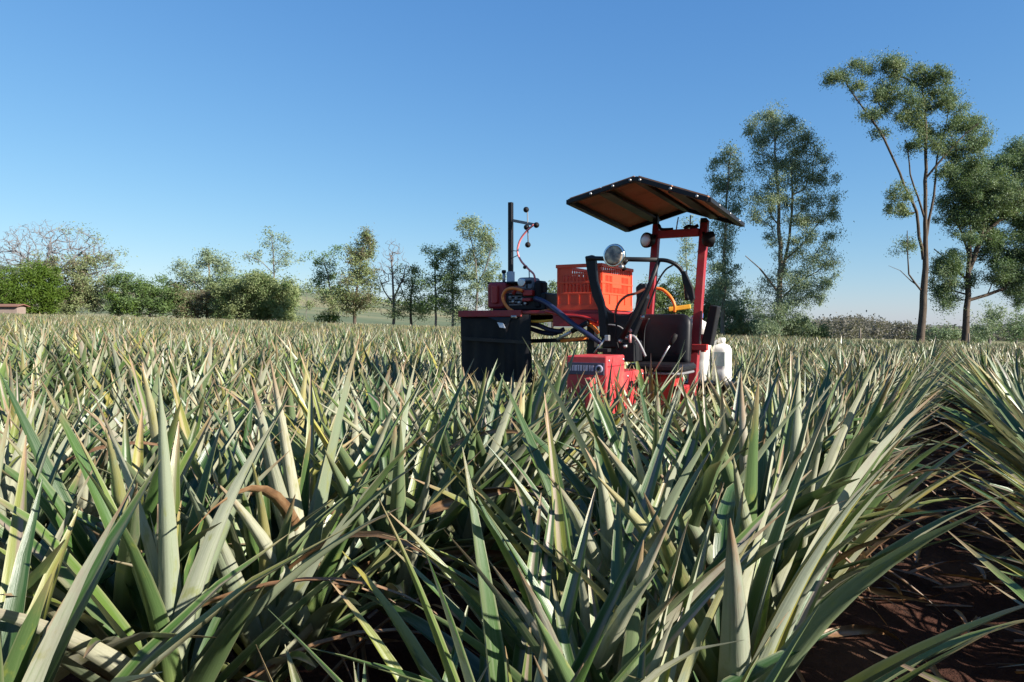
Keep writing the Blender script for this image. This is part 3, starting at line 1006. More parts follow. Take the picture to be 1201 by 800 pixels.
# seat
def sheet_back(x0, x1, z0, z1, y, th, rc, lean):
    ring = []
    for cx, cz, a0 in ((x1 - rc, z1 - rc, 0), (x0 + rc, z1 - rc, 90), (x0 + rc * .5, z0 + rc * .5, 180), (x1 - rc * .5, z0 + rc * .5, 270)):
        r_ = rc if a0 < 180 else rc * .5
        for k in range(6):
            a = R(a0 + 90 * k / 5)
            ring.append((cx + r_ * math.cos(a), cz + r_ * math.sin(a)))
    vs, n = [], len(ring)
    xc, zc = (x0 + x1) / 2, (z0 + z1) / 2
    lay = ((.90, th), (.97, th * .8), (1.0, th * .45), (1.0, th * .2), (.97, 0.0), (.86, -.016), (.55, -.024))
    for sc_, dy in lay:
        for (x, z) in ring:
            zz = zc + (z - zc) * sc_
            xx = xc + (x - xc) * sc_
            bow = 0.03 * ((xx - xc) / (x1 - x0) * 2) ** 2
            vs.append((xx, y + dy - bow + (zz - z0) * lean, zz))
    fs = []
    for l in range(len(lay) - 1):
        for i in range(n):
            j = (i + 1) % n
            fs.append((l * n + i, l * n + j, (l + 1) * n + j, (l + 1) * n + i))
    fs.append(tuple(range(n - 1, -1, -1)))
    fs.append(tuple(range((len(lay) - 1) * n, len(lay) * n)))
    return MB().add(vs, fs, True)
part(sheet_back(-.285, .115, 1.055, 1.425, -.17, .085, .075, .10), "backrest", M_VINYL)
part(MB().tube(smooth_path([(-.215, -.197, 1.10), (-.222, -.19, 1.2), (-.218, -.18, 1.32), (-.19, -.172, 1.395)]), .006, 6), "backrest_piping", M_VINYL)
part(MB().rbox((-.235, -.56, 1.025), (.165, -.14, 1.078), .07, 2, 6), "seat", M_VINYL)
part(MB().rbox((-.228, -.555, 1.008), (.158, -.15, 1.024), .07, 2, 6), "seat_shell", M_GREY)
part(MB().box((-.06, -.48, .78), (.08, -.22, 1.005)), "seat_support", M_RED, 0.008)
part(MB().box((.085, -.46, .82), (.15, -.30, .93)), "seat_support", M_RED, 0.008)
# side bracket and black panel on the right
part(MB().box(L3(811, 411, -.10), L3(829, 404, -.10) + Vector((0, .05, 0))), "panel_bracket", M_RED, 0.004)
part(MB().box(L3(822, 413, -.03), L3(827, 392, -.03) + Vector((0, .04, 0))), "panel_bracket", M_RED, 0.004)
pb, pt = L3(830, 404, 0), L3(839.5, 358.5, 0)
ax = (pt - pb).normalized()
sd = Vector((1, 0, 0)); sd = (sd - ax * sd.dot(ax)).normalized()
ny = ax.cross(sd)
poly = [pb - sd * .036, pb + sd * .036 + ax * .0, pt + sd * .028, pt - sd * .030]
part(MB().prism([v - ny * .05 for v in poly], ny * .10), "side_panel", M_RUBBER, 0.008)

# rear carrier tray (the jugs stand on it)
part(MB().box((-.08, .15, .88), (.30, .50, .905)), "rear_tray", M_BLACK, 0.004)
for xx in (-.1, .3):
    part(MB().beam((xx * .9, .2, .88), (xx * .9, .2, .62), .04, .04, (0, 1, 0)), "tray_leg", M_BLACK)

# chassis, axles, wheels
ch = MB()
ch.box((-.30, -1.28, .66), (-.20, .45, .78)).box((-.10, -1.28, .66), (.0, .45, .78)).box((-.2, -1.2, .66), (-.1, -1.05, .78)).box((-.2, .25, .66), (-.1, .4, .78))
part(ch, "chassis", M_DKRED, 0.005)
for yy in (-1.0, .35):
    part(MB().beam((-.71, yy, .66), (.41, yy, .66), .09, .10), "axle", M_DKRED, 0.005)
for c, r_, wr in WHEELS:
    part(MB().beam((c + (.12 if c < 0 else -.12), r_, .64), (c + (.12 if c < 0 else -.12), r_, wr), .06, .07, (0, 1, 0)), "wheel_leg", M_DKRED, 0.004)
    tyre = part(MB().lathe((c - .085, r_, wr), (1, 0, 0), [(wr * .58, .0), (wr * .9, .0), (wr * .98, .02), (wr, .05), (wr, .12), (wr * .98, .15), (wr * .9, .17), (wr * .58, .17)], 28), "wheel", M_RUBBER)
    part(MB().lathe((c - .07, r_, wr), (1, 0, 0), [(wr * .57, .0), (wr * .57, .14)], 20), "rim", M_DKRED, parent=tyre)
    lg = MB()
    for k in range(18):
        a = 2 * math.pi * k / 18
        cx, cz = math.cos(a), math.sin(a)
        lg.beam((c - .07, r_ + cx * wr, wr + cz * wr), (c + .07, r_ + math.cos(a + .12) * wr, wr + math.sin(a + .12) * wr), .03, .03, (0, cx, cz))
    part(lg, "tread", M_RUBBER, parent=tyre)

# side platform
yP = -.72
xL = L3(539, 361, yP).x
part(MB().box((xL + .005, yP, 1.425), (-.36, .06, 1.447)), "platform", M_DKRED, 0.003)
part(MB().box((xL, yP - .022, 1.405), (-.95, yP - .0005, 1.452)), "platform_rail", M_DKRED, 0.004)
part(MB().box((-.70, yP - .015, 1.335), (-.345, yP + .05, 1.4245)), "platform_beam", M_DKRED, 0.004)
part(MB().box((xL + .05, .0, 1.37), (-.36, .05, 1.4245)), "platform_beam", M_BLACK, 0.004)
part(MB().box((-.50, -.60, .78), (-.44, -.54, 1.4245)).box((-.50, -.08, .78), (-.44, -.02, 1.4245)).box((-.5, -.6, .72), (-.2, -.54, .78)).box((-.5, -.08, .72), (-.2, -.02, .78)), "platform_leg", M_BLACK, 0.003)
# hanging rubber skirt, with folds
def skirt(px0, px1, yy, top, bot, seed, n=26, amp=.012):
    rs = np.random.default_rng(seed)
    xa, xb = L3(px0, 370, yy).x, L3(px1, 370, yy).x
    vs, fs = [], []
    phs = rs.uniform(0, 6, 3)
    m = 10
    for th in (0, .006):
        for i in range(n + 1):
            u = i / n
            for k in range(m + 1):
                v = k / m
                dy = amp * (v ** .7) * (math.sin(u * 9 + phs[0]) + .7 * math.sin(u * 21 + phs[1] + v * 2)) + .01 * v * math.sin(v * 5 + phs[2])
                vs.append((xa + (xb - xa) * u, yy + dy + th, top + (bot - top) * v))
    w_ = m + 1
    N_ = (n + 1) * w_
    for i in range(n):
        for k in range(m):
            a = i * w_ + k
            fs.append((a, a + 1, a + w_ + 1, a + w_))
            fs.append((N_ + a, N_ + a + w_, N_ + a + w_ + 1, N_ + a + 1))
    for i in range(n):
        for k in (0, m):
            a = i * w_ + k
            fs.append((a, a + w_, N_ + a + w_, N_ + a))
    for k in range(m):
        for i in (0, n):
            a = i * w_ + k
            fs.append((a, N_ + a, N_ + a + 1, a + 1))
    return MB().add(vs, fs, True)
part(skirt(540, 593, yP + .01, 1.42, .93, 3), "skirt", M_RUBBER, label="black rubber skirt hanging from the platform")
part(skirt(592, 622, yP - .006, 1.42, .93, 5, 14), "skirt", M_RUBBER, label="black rubber skirt hanging from the platform")
part(MB().box((xL + .010, yP + .03, .95), (xL + .018, .05, 1.424)), "skirt", M_RUBBER, label="black rubber side skirt")
part(MB().prism([L3(541, 395, yP - .02), L3(622, 400, yP - .02), L3(622, 404, yP - .02), L3(541, 399, yP - .02)], (0, .012, 0)), "skirt_batten", M_VINYL)
part(MB().prism([L3(556, 371, yP - .012), L3(572, 372, yP - .02), L3(582, 376, yP - .024), L3(593, 388, yP - .02), L3(600, 372, yP - .012)], (0, .006, 0)), "skirt_fold", M_VINYL)
part(MB().prism([L3(583, 378, yP - .028), L3(590, 379, yP - .028), L3(592.5, 385, yP - .028), L3(586, 384, yP - .028)], (0, .003, 0)), "sticker", M_STICK)
part(MB().tube([L3(600, 371.5, yP - .02), L3(606, 371.5, yP - .02)], .011, 8), "fitting", M_STEEL)
# hoses below the platform
part(MB().tube(smooth_path([L3(628, 350, -.60), L3(640, 355, -.66), L3(655, 366, -.76), L3(672, 380, -.82), L3(688, 391, -.85), L3(705, 402, -.85)]), .019, 8), "hose", M_BLUE, label="thick dark blue suction hose")
for a in ([L3(612, 378, -.6), L3(630, 381, -.62), L3(645, 387, -.62), L3(660, 389, -.6)], [L3(618, 384, -.55), L3(636, 390, -.57), L3(650, 391, -.57), L3(662, 386, -.55)]):
    part(MB().tube(smooth_path(a), .017, 8), "hose", M_BLUE)
part(MB().tube(smooth_path([L3(606, 374, -.66), L3(625, 377, -.68), L3(645, 376, -.68), L3(655, 374, -.66)]), .0105, 8), "hose", M_YELLOW, label="yellow hose under the platform")
part(MB().beam(L3(622, 400, -.5), L3(692, 398, -.5), .05, .03), "lower_bar", M_BLACK)
part(MB().tube([L3(654, 398, -.74), L3(672, 388, -.76)], .012, 8), "hydraulic_rod", M_STEEL)
part(MB().tube([L3(671, 388.5, -.76), L3(690, 378, -.78)], .018, 8), "hydraulic_cylinder", M_BLACK)
part(MB().tube([L3(658, 400, -.72), L3(690, 396, -.72)], .013, 8), "hose", M_ORANGE, label="orange hose along the lower bar")
part(MB().tube(smooth_path([L3(690, 380, -.74), L3(696, 384, -.76), L3(702, 391, -.76)]), .013, 8), "hose", M_ORANGE)
part(MB().tube(smooth_path([L3(640, 365, -.72), L3(662, 370, -.74), L3(684, 372, -.76), L3(700, 378, -.77)]), .012, 8), "hose", M_RED)

# motor pump on the platform
ym = -.42
mp_ = part(MB().box(L3(577, 364.6, ym - .12), L3(640, 343, ym - .12) + Vector((0, .26, 0))), "motor_pump", M_BLACK, 0.012)
part(MB().rbox(L3(571, 362, ym - .14), L3(592, 331, ym - .14) + Vector((0, .28, 0)), .03, 1), "fuel_tank", M_DKRED, parent=mp_)
part(MB().rbox(L3(576, 356, ym - .165), L3(583, 335, ym - .165) + Vector((0, .03, 0)), .012, 1), "starter_cover", M_RED, parent=mp_)
part(MB().box(L3(571, 333.5, ym - .10), L3(605, 330, ym - .10) + Vector((0, .24, 0))), "cover", M_VINYL, 0.006, parent=mp_)
part(MB().tube([L3(602, 345, ym - .15), L3(606, 338, ym - .15), L3(614, 342, ym - .15)], .016, 8), "manifold", M_RED, parent=mp_)
part(MB().box(L3(613, 347, ym - .16), L3(624, 340, ym - .16) + Vector((0, .06, 0))), "pump_head", M_RED, 0.006, parent=mp_)
part(MB().box(L3(612, 353.5, ym - .16), L3(622, 349.5, ym - .16) + Vector((0, .06, 0))), "pump_head", M_RED, 0.006, parent=mp_)
part(MB().rbox(L3(625, 362, ym - .13), L3(635, 329, ym - .13) + Vector((0, .12, 0)), .03, 2), "air_filter", M_RUBBER, parent=mp_)
part(MB().rbox(L3(606, 341, ym - .05), L3(626, 325, ym - .05) + Vector((0, .12, 0)), .03, 1), "cover", M_GREY, parent=mp_)
gq = L3(611.5, 331.5, ym - .17)
gf = Vector((.1, -1, .05)).normalized()
part(MB().lathe(gq, gf, [(.010, -.05), (.012, -.024), (.030, -.022), (.031, 0), (.028, .003)], 22), "pressure_gauge", M_CHROME, parent=mp_)
part(MB().lathe(gq + gf * .0035, gf, [(.028, 0), (.026, .001)], 22), "gauge_face", M_WHITE, parent=mp_)
part(MB().tube([L3(618, 338, ym - .15), L3(618, 331, ym - .15)], .006, 6).tube([L3(614, 331, ym - .15), L3(623, 331, ym - .15)], .013, 8), "valve_handle", M_RUBBER, parent=mp_)
for k in range(7):
    bx = L3(598 + 3.6 * k, 349 + (k * 5) % 9, ym - .135)
    part(MB().lathe(bx, (0, -1, 0), [(.013, -.012), (.013, .004), (.007, .007)], 8), "bolt", M_STEEL if k % 2 else M_GREY, parent=mp_)
for k in range(5):
    part(MB().box(L3(597 + 0 * k, 345 + 3.3 * k, ym - .128), L3(612, 343.6 + 3.3 * k, ym - .128) + Vector((0, .01, 0))), "cooling_fin", M_GREY, parent=mp_)
part(MB().tube([L3(591, 333, ym), L3(591, 320, ym)], .012, 10), "breather", M_STEEL, parent=mp_)
part(MB().lathe(L3(591, 319, ym), (0, 0, 1), [(.012, -.012), (.018, -.008), (.018, .010), (.012, .014)], 12), "breather_cap", M_RUBBER, parent=mp_)
part(MB().tube(smooth_path([L3(613, 341, ym - .17), L3(604, 338.5, ym - .18), L3(595, 339.5, ym - .19), L3(590, 346, ym - .19), L3(591, 354, ym - .19), L3(598, 363, ym - .19), L3(610, 367.5, ym - .2), L3(626, 367, ym - .24), L3(642, 364.5, ym - .24), L3(652, 362, ym - .2)], 8), .0125, 8), "hose", M_ORANGE, parent=mp_, label="orange looped hose")
# mast, nozzle arm, tubes
ys = -.40
mt = part(MB().beam(L3(599, 331, ys), L3(599, 238, ys), .033, .033, (0, 1, 0)), "mast", M_BLACK, 0.003)
part(MB().lathe(L3(599, 331.5, ys), (0, 0, 1), [(.036, -.02), (.036, .0), (.031, .003), (.031, .082), (.02, .085)], 16), "mast_socket", paint("galvanised", (0.45, 0.46, 0.47), 0.5, amount=0.2), parent=mt)
part(MB().beam(L3(601, 259, ys), L3(627, 264, ys - .06), .014, .022), "nozzle_arm", M_GREY, parent=mt)
part(MB().tube([L3(618.5, 246, ys - .05), L3(619.5, 288, ys - .05)], .0045, 6), "nozzle_rod", M_GREY, parent=mt)
for px, py in ((617, 246.5), (617.5, 267), (629, 264.5), (619, 287.5)):
    c_ = L3(px, py, ys - .055)
    part(MB().lathe(c_, (.5, -.8, 0), [(.012, -.026), (.02, -.014), (.022, .004), (.015, .016), (.007, .026)], 12), "nozzle", M_RUBBER, parent=mt)
part(MB().tube(smooth_path([L3(626, 264, ys - .07), L3(618, 271, ys - .07), L3(610, 282, ys - .07), L3(607, 295, ys - .07), L3(611, 306, ys - .07), L3(620, 316, ys - .06), L3(626, 322, ys - .06), L3(628, 331, ys - .05)], 7), .008, 8), "tube", M_PINK, parent=mt)
part(MB().tube([L3(600, 294, ys), L3(608, 295, ys - .07)], .0035, 6).tube([L3(600, 303, ys), L3(609, 299, ys - .07)], .0035, 6), "tube_tie", M_GREY, parent=mt)
part(MB().lathe(L3(616, 313.5, ys - .06), (1, 0, .3), [(.008, -.016), (.014, -.008), (.014, .008), (.008, .016)], 10), "tube_clip", M_RUBBER, parent=mt)
part(MB().tube([L3(620.5, 317, ys - .06), L3(621, 332, ys - .06)], .004, 6), "tube_stay", M_GREY, parent=mt)

# ------------------------------------------------------------------ crate standing on the platform
def crate(x0, x1, y0_, y1_, z0, z1):
    ox, oy = (x0 + x1) / 2, (y0_ + y1_) / 2
    M = Matrix.Translation(TROOT) @ Matrix.Rotation(TRZ, 4, 'Z')
    root = empty("crate", M @ Vector((ox, oy, z0)), TRZ)
    a, b, h = (x1 - x0) / 2, (y1_ - y0_) / 2, z1 - z0
    t = .012
    MB().box((-a + .004, -b + .004, 0), (a - .004, b - .004, .014)).build("floor", M_CRATE, root, .003)
    rim = MB()
    for zc, o_, hh in ((h - .012, .010, .024), (.02, .004, .04), (h * .60, .005, .014), (h * .36, .005, .014)):
        rim.box((-a - o_, -b - o_, zc - hh / 2), (a + o_, -b + t, zc + hh / 2)).box((-a - o_, b - t, zc - hh / 2), (a + o_, b + o_, zc + hh / 2))
        rim.box((-a - o_, -b + t, zc - hh / 2), (-a + t, b - t, zc + hh / 2)).box((a - t, -b + t, zc - hh / 2), (a + o_, b - t, zc + hh / 2))
    rim.build("rim", M_CRATE, root, .002)
    def wall(name, wl, place, hand):
        """wall in (u, z): posts and slots; place maps (u, z, depth) to crate space"""
        m = MB()
        def bx(u0, u1, zz0, zz1, d0=0.0, d1=.007):
            P8 = [place(u, z, d) for d in (d0, d1) for (u, z) in ((u0, zz0), (u1, zz0), (u1, zz1), (u0, zz1))]
            m.add(P8, [(0, 1, 2, 3), (7, 6, 5, 4), (0, 4, 5, 1), (1, 5, 6, 2), (2, 6, 7, 3), (3, 7, 4, 0)])
        # solid lower third, slotted middle, top band (with hand hole)
        bx(-wl, wl, .04, h * .34)
        e_ = wl * .24
        bx(-wl, -wl + e_, h * .34, h * .76)
        bx(wl - e_, wl, h * .34, h * .76)
        ns_ = 9 if hand else 17
        st_ = 2 * (wl - e_) / ns_
        for k in range(ns_ + 1):
            u = -wl + e_ + st_ * k
            bx(u - st_ * .24, u + st_ * .24, h * .34, h * .76)
        if hand:
            bx(-wl, -wl * .36, h * .76, h - .024)
            bx(wl * .36, wl, h * .76, h - .024)
            bx(-wl * .36, wl * .36, h * .76, h * .80)
        else:
            bx(-wl, wl, h * .76, h * .81)
            for k in range(15):
                u = -wl + 2 * wl * (k + .5) / 15
                bx(u - wl * .028, u + wl * .028, h * .81, h - .024)
        for k in (-.98, -.5, 0, .5, .98):
            bx(wl * k - .006, wl * k + .006, .04, h * .34, -.006, 0)
            if abs(k) > .9:
                bx(wl * k - .006, wl * k + .006, h * .34, h - .024, -.006, 0)
        m.build(name, M_CRATE, root)
    wall("end_wall", a - .002, lambda u, z, d: (u, -b + d, z), True)
    wall("end_wall", a - .002, lambda u, z, d: (-u, b - d, z), True)
    wall("side_wall", b - .009, lambda u, z, d: (a - d, u, z), False)
    wall("side_wall", b - .009, lambda u, z, d: (-a + d, -u, z), False)
    MB().box((a + .0005, -.11, h * .50), (a + .004, .07, h * .76)).build("blank_panel", M_CRATE, root)
    tag(root, "orange slatted plastic fruit crate standing on the tractor's side platform", "crate")
crate(-.675, -.348, -.71, -.10, 1.449, 1.765)

# ------------------------------------------------------------------ white jugs on the rear tray
def jug(x, y, z0, wx, wy, h, label, capm, lab):
    M = Matrix.Translation(TROOT) @ Matrix.Rotation(TRZ, 4, 'Z')
    root = empty("plastic_jug", M @ Vector((x, y, z0)), TRZ)
    b = MB()
    prof = [(.86, 0), (1, .02), (1, h * .30), (.965, h * .33), (1, h * .36), (1, h * .66), (.965, h * .69), (1, h * .72), (.98, h * .80), (.80, h * .89), (.36, h * .94), (.30, h * .955), (.30, h)]
    n = 24
    vs, fs = [], []
    for s_, z in prof:
        for k in range(n):
            a = 2 * math.pi * k / n
            e = 4.5 if s_ > .5 else 2
            cx, cy = math.cos(a), math.sin(a)
            rr = (abs(cx) ** e + abs(cy) ** e) ** (-1 / e)
            m_ = min(wx, wy) if s_ < .5 else None
            vs.append((cx * rr * s_ * (m_ or wx), cy * rr * s_ * (m_ or wy), z))
    for l in range(len(prof) - 1):
        for i in range(n):
            j = (i + 1) % n
            fs.append((l * n + i, l * n + j, (l + 1) * n + j, (l + 1) * n + i))
    fs.append(tuple(range(n - 1, -1, -1)))
    fs.append(tuple(range((len(prof) - 1) * n, len(prof) * n)))
    b.add(vs, fs, True)
    b.build("body", M_WHITE, root)
    m_ = min(wx, wy)
    MB().lathe((0, 0, h - .012), (0, 0, 1), [(m_ * .40, 0), (m_ * .40, .034), (m_ * .34, .038)], 16).build("cap", capm, root)
    MB().tube(smooth_path([(-wx * .25, wy * .2, h * .95), (-wx * .6, wy * .2, h * 1.0), (-wx * .8, wy * .15, h * .93), (-wx * .82, wy * .1, h * .8)]), .011, 8).build("handle", M_WHITE, root)
    if lab:
        MB().box((-wx * .62, -wy - .004, h * .40), (wx * .62, -wy - .0005, h * .74)).build("label_sheet", M_LABEL, root)
    tag(root, label, "jug", "white jugs behind the seat")
jug(.055, .30, .906, .085, .075, .505, "tall white plastic jug with a blue cap beside the right red post", M_CAPB, False)
jug(.215, .36, .906, .066, .08, .315, "shorter white plastic jug with a greenish printed label behind the black panel", M_WHITE, True)

# ------------------------------------------------------------------ trees
def skeleton(trunk, limbs, tips, seg, rtip, rmax, jit):
    """Join every tip to the growing skeleton; returns positions, parents, radii."""
    pos, par, fixed = [], [], []
    def add_line(pts, rad, parent):
        for k, p in enumerate(pts):
            pos.append(np.array(p, float)); par.append(parent); fixed.append(rad[k])
            parent = len(pos) - 1
    tp, tr = trunk
    add_line(tp, tr, -1)
    for lp, lr in limbs:
        A = np.array(pos)
        j = int(np.argmin(np.linalg.norm(A - np.array(lp[0]), axis=1)))
        add_line(lp, lr, j)
    A = np.array(pos)
    tips = sorted(tips, key=lambda t: np.linalg.norm(A - t, axis=1).min())
    buf = np.zeros((len(pos) + len(tips) * 24, 3)); buf[:len(pos)] = A; n = len(pos)
    tipset = []
    for t in tips:
        D = t - buf[:n]
        dd = np.linalg.norm(D, axis=1)
        cost = dd + 1.1 * np.maximum(0, buf[:n, 2] - t[2] + 0.25 * dd)
        j = int(np.argmin(cost))
        L = dd[j]
        m = min(max(1, int(L / seg)), 20)
        a = buf[j].copy()
        sag = np.array([0, 0, -0.10 * L])
        pr = j
        for k in range(1, m + 1):
            u = k / m
            q = a + (t - a) * u + sag * 4 * u * (1 - u) + (rng.normal(0, jit * seg, 3) if k < m else 0)
            buf[n] = q; pos.append(q); par.append(pr); fixed.append(0); pr = n; n += 1
        tipset.append(pr)
    cnt = np.zeros(n)
    for t in tipset:
        cnt[t] += 1
    for i in range(n - 1, -1, -1):
        if par[i] >= 0:
            cnt[par[i]] += cnt[i]
    rad = np.minimum(rtip * np.maximum(cnt, 1) ** 0.48, rmax)
    rad = np.maximum(rad, np.array(fixed))
    return buf[:n], par, rad

def skeleton_mesh(name, pos, par, rad, origin, mat, parent, sides=5):
    V, F = [], []
    ang = np.arange(sides) * 2 * np.pi / sides
    o = 0
    for i, pa in enumerate(par):
        if pa < 0:
            continue
        a, b = pos[pa], pos[i]
        t = b - a
        L = np.linalg.norm(t)
        if L < 1e-5:
            continue
        t = t / L
        nx = np.cross(t, [0.31, 0.95, 0.1]); nx /= np.linalg.norm(nx)
        ny = np.cross(t, nx)
        ring = np.cos(ang)[:, None] * nx + np.sin(ang)[:, None] * ny
        ra = min(rad[pa], rad[i] * 1.5)
        V.append(a + ring * ra); V.append(b + ring * rad[i])
        for k in range(sides):
            j = (k + 1) % sides
            F.append((o + k, o + j, o + sides + j, o + sides + k))
        o += 2 * sides
    return quads_mesh(name, np.concatenate(V) - np.array(origin), np.array(F), mat, parent, True)

def leaf_cloud(name, centres, n_each, cr, ln, wd, droop, origin, mat, parent):
    cs = np.repeat(centres, n_each, axis=0)
    N = len(cs)
    crs = np.repeat(cr * rng.uniform(0.6, 1.4, len(centres)), n_each)[:, None] * np.where(rng.random(N) < 0.2, 1.5, 1.0)[:, None]
    c = cs + np.clip(rng.normal(0, 1, (N, 3)), -1.9, 1.9) * crs * np.array([1, 1, 0.8])
    dv = rng.normal(0, 1, (N, 3)); dv[:, 2] *= 0.6
    dv /= np.linalg.norm(dv, axis=1)[:, None]
    dv = dv * (1 - droop) + np.array([0, 0, -1.0]) * droop
    dv /= np.linalg.norm(dv, axis=1)[:, None]
    wv = np.cross(dv, rng.normal(0, 1, (N, 3))); wv /= np.linalg.norm(wv, axis=1)[:, None]
    l = ln * rng.uniform(0.6, 1.35, N)[:, None]
    ww = wd * rng.uniform(0.7, 1.3, N)[:, None]
    V = np.stack([c - dv * l / 2, c + wv * ww / 2 - dv * l * 0.08, c + dv * l / 2, c - wv * ww / 2 - dv * l * 0.08], 1).reshape(-1, 3)
    F = np.arange(N * 4).reshape(N, 4)
    return quads_mesh(name, V - np.array(origin), F, mat, parent, False)

def tree(label, cat, Y, trunk, blobs, fol, bark, dens=1.0, limbs=(), droop=0.35, lpx=2.8, name="tree", group=None, crp=3.7, tips=None, rtip=0.012, rtrunk=0.22, sub=None, aspect=0.36, grow=1.0):
    """trunk / limbs: (photo x, photo y, radius px) along the stem; blobs: (x, y, rx, ry) foliage masses. All stand at their own forward distance Y."""
    mpp = Y / FPX
    gr = grow * (1.14 if Y > 99 else 1.3)
    b0 = at(trunk[0][0], trunk[0][1], Y)
    g0 = float(gz(b0.x)) - 0.1
    root = empty(name, (b0.x, Y, g0))
    o = np.array((b0.x, Y, g0))
    tp = [np.array(at(x, y, Y)) for x, y, r_ in trunk]
    tr = [r_ * 0.85 * mpp for x, y, r_ in trunk]
    if tp[0][2] > g0:
        tp.insert(0, np.array((b0.x, Y, g0))); tr.insert(0, tr[0] * 1.15)
    def dense(pts, rad):
        P2, R2 = [], []
        for k in range(len(pts) - 1):
            m = max(1, int(np.linalg.norm(pts[k + 1] - pts[k]) / 0.8))
            for q in range(m):
                u = q / m
                P2.append(pts[k] * (1 - u) + pts[k + 1] * u + rng.normal(0, 0.035, 3)); R2.append(rad[k] * (1 - u) + rad[k + 1] * u)
        P2.append(pts[-1]); R2.append(rad[-1])
        return P2, R2
    T = dense(tp, tr)
    LB = []
    for lm in limbs:
        dy = rng.uniform(-1.5, 1.5)
        pts = [np.array(at(x, y, Y)) + np.array([0, dy * k / max(1, len(lm) - 1), 0]) for k, (x, y, r_) in enumerate(lm)]
        LB.append(dense(pts, [r_ * 0.85 * mpp for x, y, r_ in lm]))
    cents, nn = [], []
    for bl in blobs:
        x, y, rx, ry = bl[0], bl[1], bl[2] * gr, bl[3] * gr * 1.08
        dn = dens * (bl[4] if len(bl) > 4 else 1.0)
        nl = (3.0 if name == 'bush' else 2.3) * dn * math.pi * rx * ry / (lpx * lpx * aspect * 0.5)
        k = max(2, int(math.pi * rx * ry / (crp * crp * 3.6)))
        c0 = np.array(at(x, y, Y)) + np.array([0, rng.normal(0, 0.45) * rx * mpp, 0])
        for q in range(k):
            v = rng.normal(0, 1, 3); v /= np.linalg.norm(v)
            v *= rng.random() ** 0.42 * (1.08 if rng.random() < 0.66 else rng.uniform(1.2, 1.75))
            cents.append(c0 + v * np.array([rx, rx * 0.9, ry]) * mpp * 0.92)
            nn.append(max(3, int(nl / k * rng.uniform(0.5, 1.5))))
    extra = []
    if tips is not None:
        for x, y, rx, ry, n in tips:
            c0 = np.array(at(x, y, Y))
            for q in range(n):
                v = rng.normal(0, 1, 3); v /= np.linalg.norm(v)
                v[2] = abs(v[2]) if rng.random() < 0.75 else v[2]
                v *= rng.random() ** 0.28
                extra.append(c0 + v * np.array([rx, rx * 0.85, ry]) * mpp)
    allt = (cents[::1] if cents else []) + extra
    pos, par, rad = skeleton(T, LB, allt, 14 * mpp, rtip, rtrunk, 0.08 if tips is not None else 0.16)
    skeleton_mesh("trunk", pos, par, rad, o, BARK[bark], root)
    if cents:
        leaf_cloud("crown", np.array(cents), np.array(nn), crp * mpp, lpx * mpp, lpx * mpp * aspect, droop, o, FOL[fol], root)
        if sub:
            k = [i for i in range(len(cents)) if rng.random() < sub[1]]
            leaf_cloud("crown", np.array(cents)[k], np.array(nn)[k], crp * mpp, lpx * mpp, lpx * mpp * aspect, droop, o, FOL[sub[0]], root)
    tag(root, label, cat, group)
    return root

# -- far left
tree("large leafless grey tree with a wide umbrella of bare branches", "tree", 128, [(50, 372, 3.0), (50, 345, 2.6), (51, 330, 2.2)],
     [(95, 272, 15, 5, .5), (112, 281, 14, 5, .6), (128, 300, 16, 6, .7), (140, 311, 10, 5, .7), (118, 312, 18, 8, .5), (100, 300, 16, 6, .3)], 'olive', 'pale', 0.5,
     limbs=[[(51, 335, 1.3), (36, 305, .8), (18, 288, .4)], [(51, 332, 1.3), (57, 300, .8), (60, 280, .4)], [(51, 338, 1.3), (80, 310, .8), (105, 292, .4)]],
     tips=[(62, 325, 80, 67, 2300)], rtip=0.016, rtrunk=0.26)
tree("dark brownish olive tree under the wide leafless tree", "tree", 124, [(88, 374, 2.2), (86, 350, 1.8), (90, 325, 1.3)],
     [(75, 318, 20, 12), (98, 312, 20, 10, .8), (108, 328, 20, 12, .8), (80, 340, 20, 14), (102, 345, 24, 14, .9), (70, 355, 14, 12), (118, 352, 18, 12, .9), (95, 362, 22, 8)], 'olive', 'grey', 1.15, tips=[(95, 340, 34, 32, 90)], sub=('brown', .35))
tree("dull dark tree peeping out above the bright green bush", "tree", 122, [(30, 372, 2), (30, 345, 1.6)],
     [(28, 316, 20, 9), (12, 330, 14, 14), (46, 322, 14, 9), (5, 348, 12, 14)], 'dark', 'dark', 1.2)
tree("bright green rounded bush beside the low clay roofed shed", "bush", 114, [(38, 372, 1.5), (38, 355, 1.2)],
     [(36, 324, 18, 12), (22, 335, 18, 14), (48, 334, 16, 14), (58, 348, 11, 12), (34, 350, 22, 13), (12, 345, 12, 12), (50, 358, 15, 8), (25, 360, 15, 6)], 'bright', 'dark', 1.7, name="bush")
tree("broad mid green tree with a pale dead stem leaning across it", "tree", 121, [(176, 374, 1.8), (176, 350, 1.4)],
     [(142, 335, 12, 9), (156, 340, 18, 14), (178, 336, 16, 12), (196, 342, 12, 12), (150, 357, 18, 12), (176, 356, 22, 14), (200, 358, 12, 12), (130, 355, 12, 12)], 'green', 'grey', 1.4,
     limbs=[[(168, 368, 1.2), (155, 350, 1.1), (138, 326, .7)], [(174, 362, .9), (168, 345, .7), (164, 332, .4)]], sub=('bright', .25))
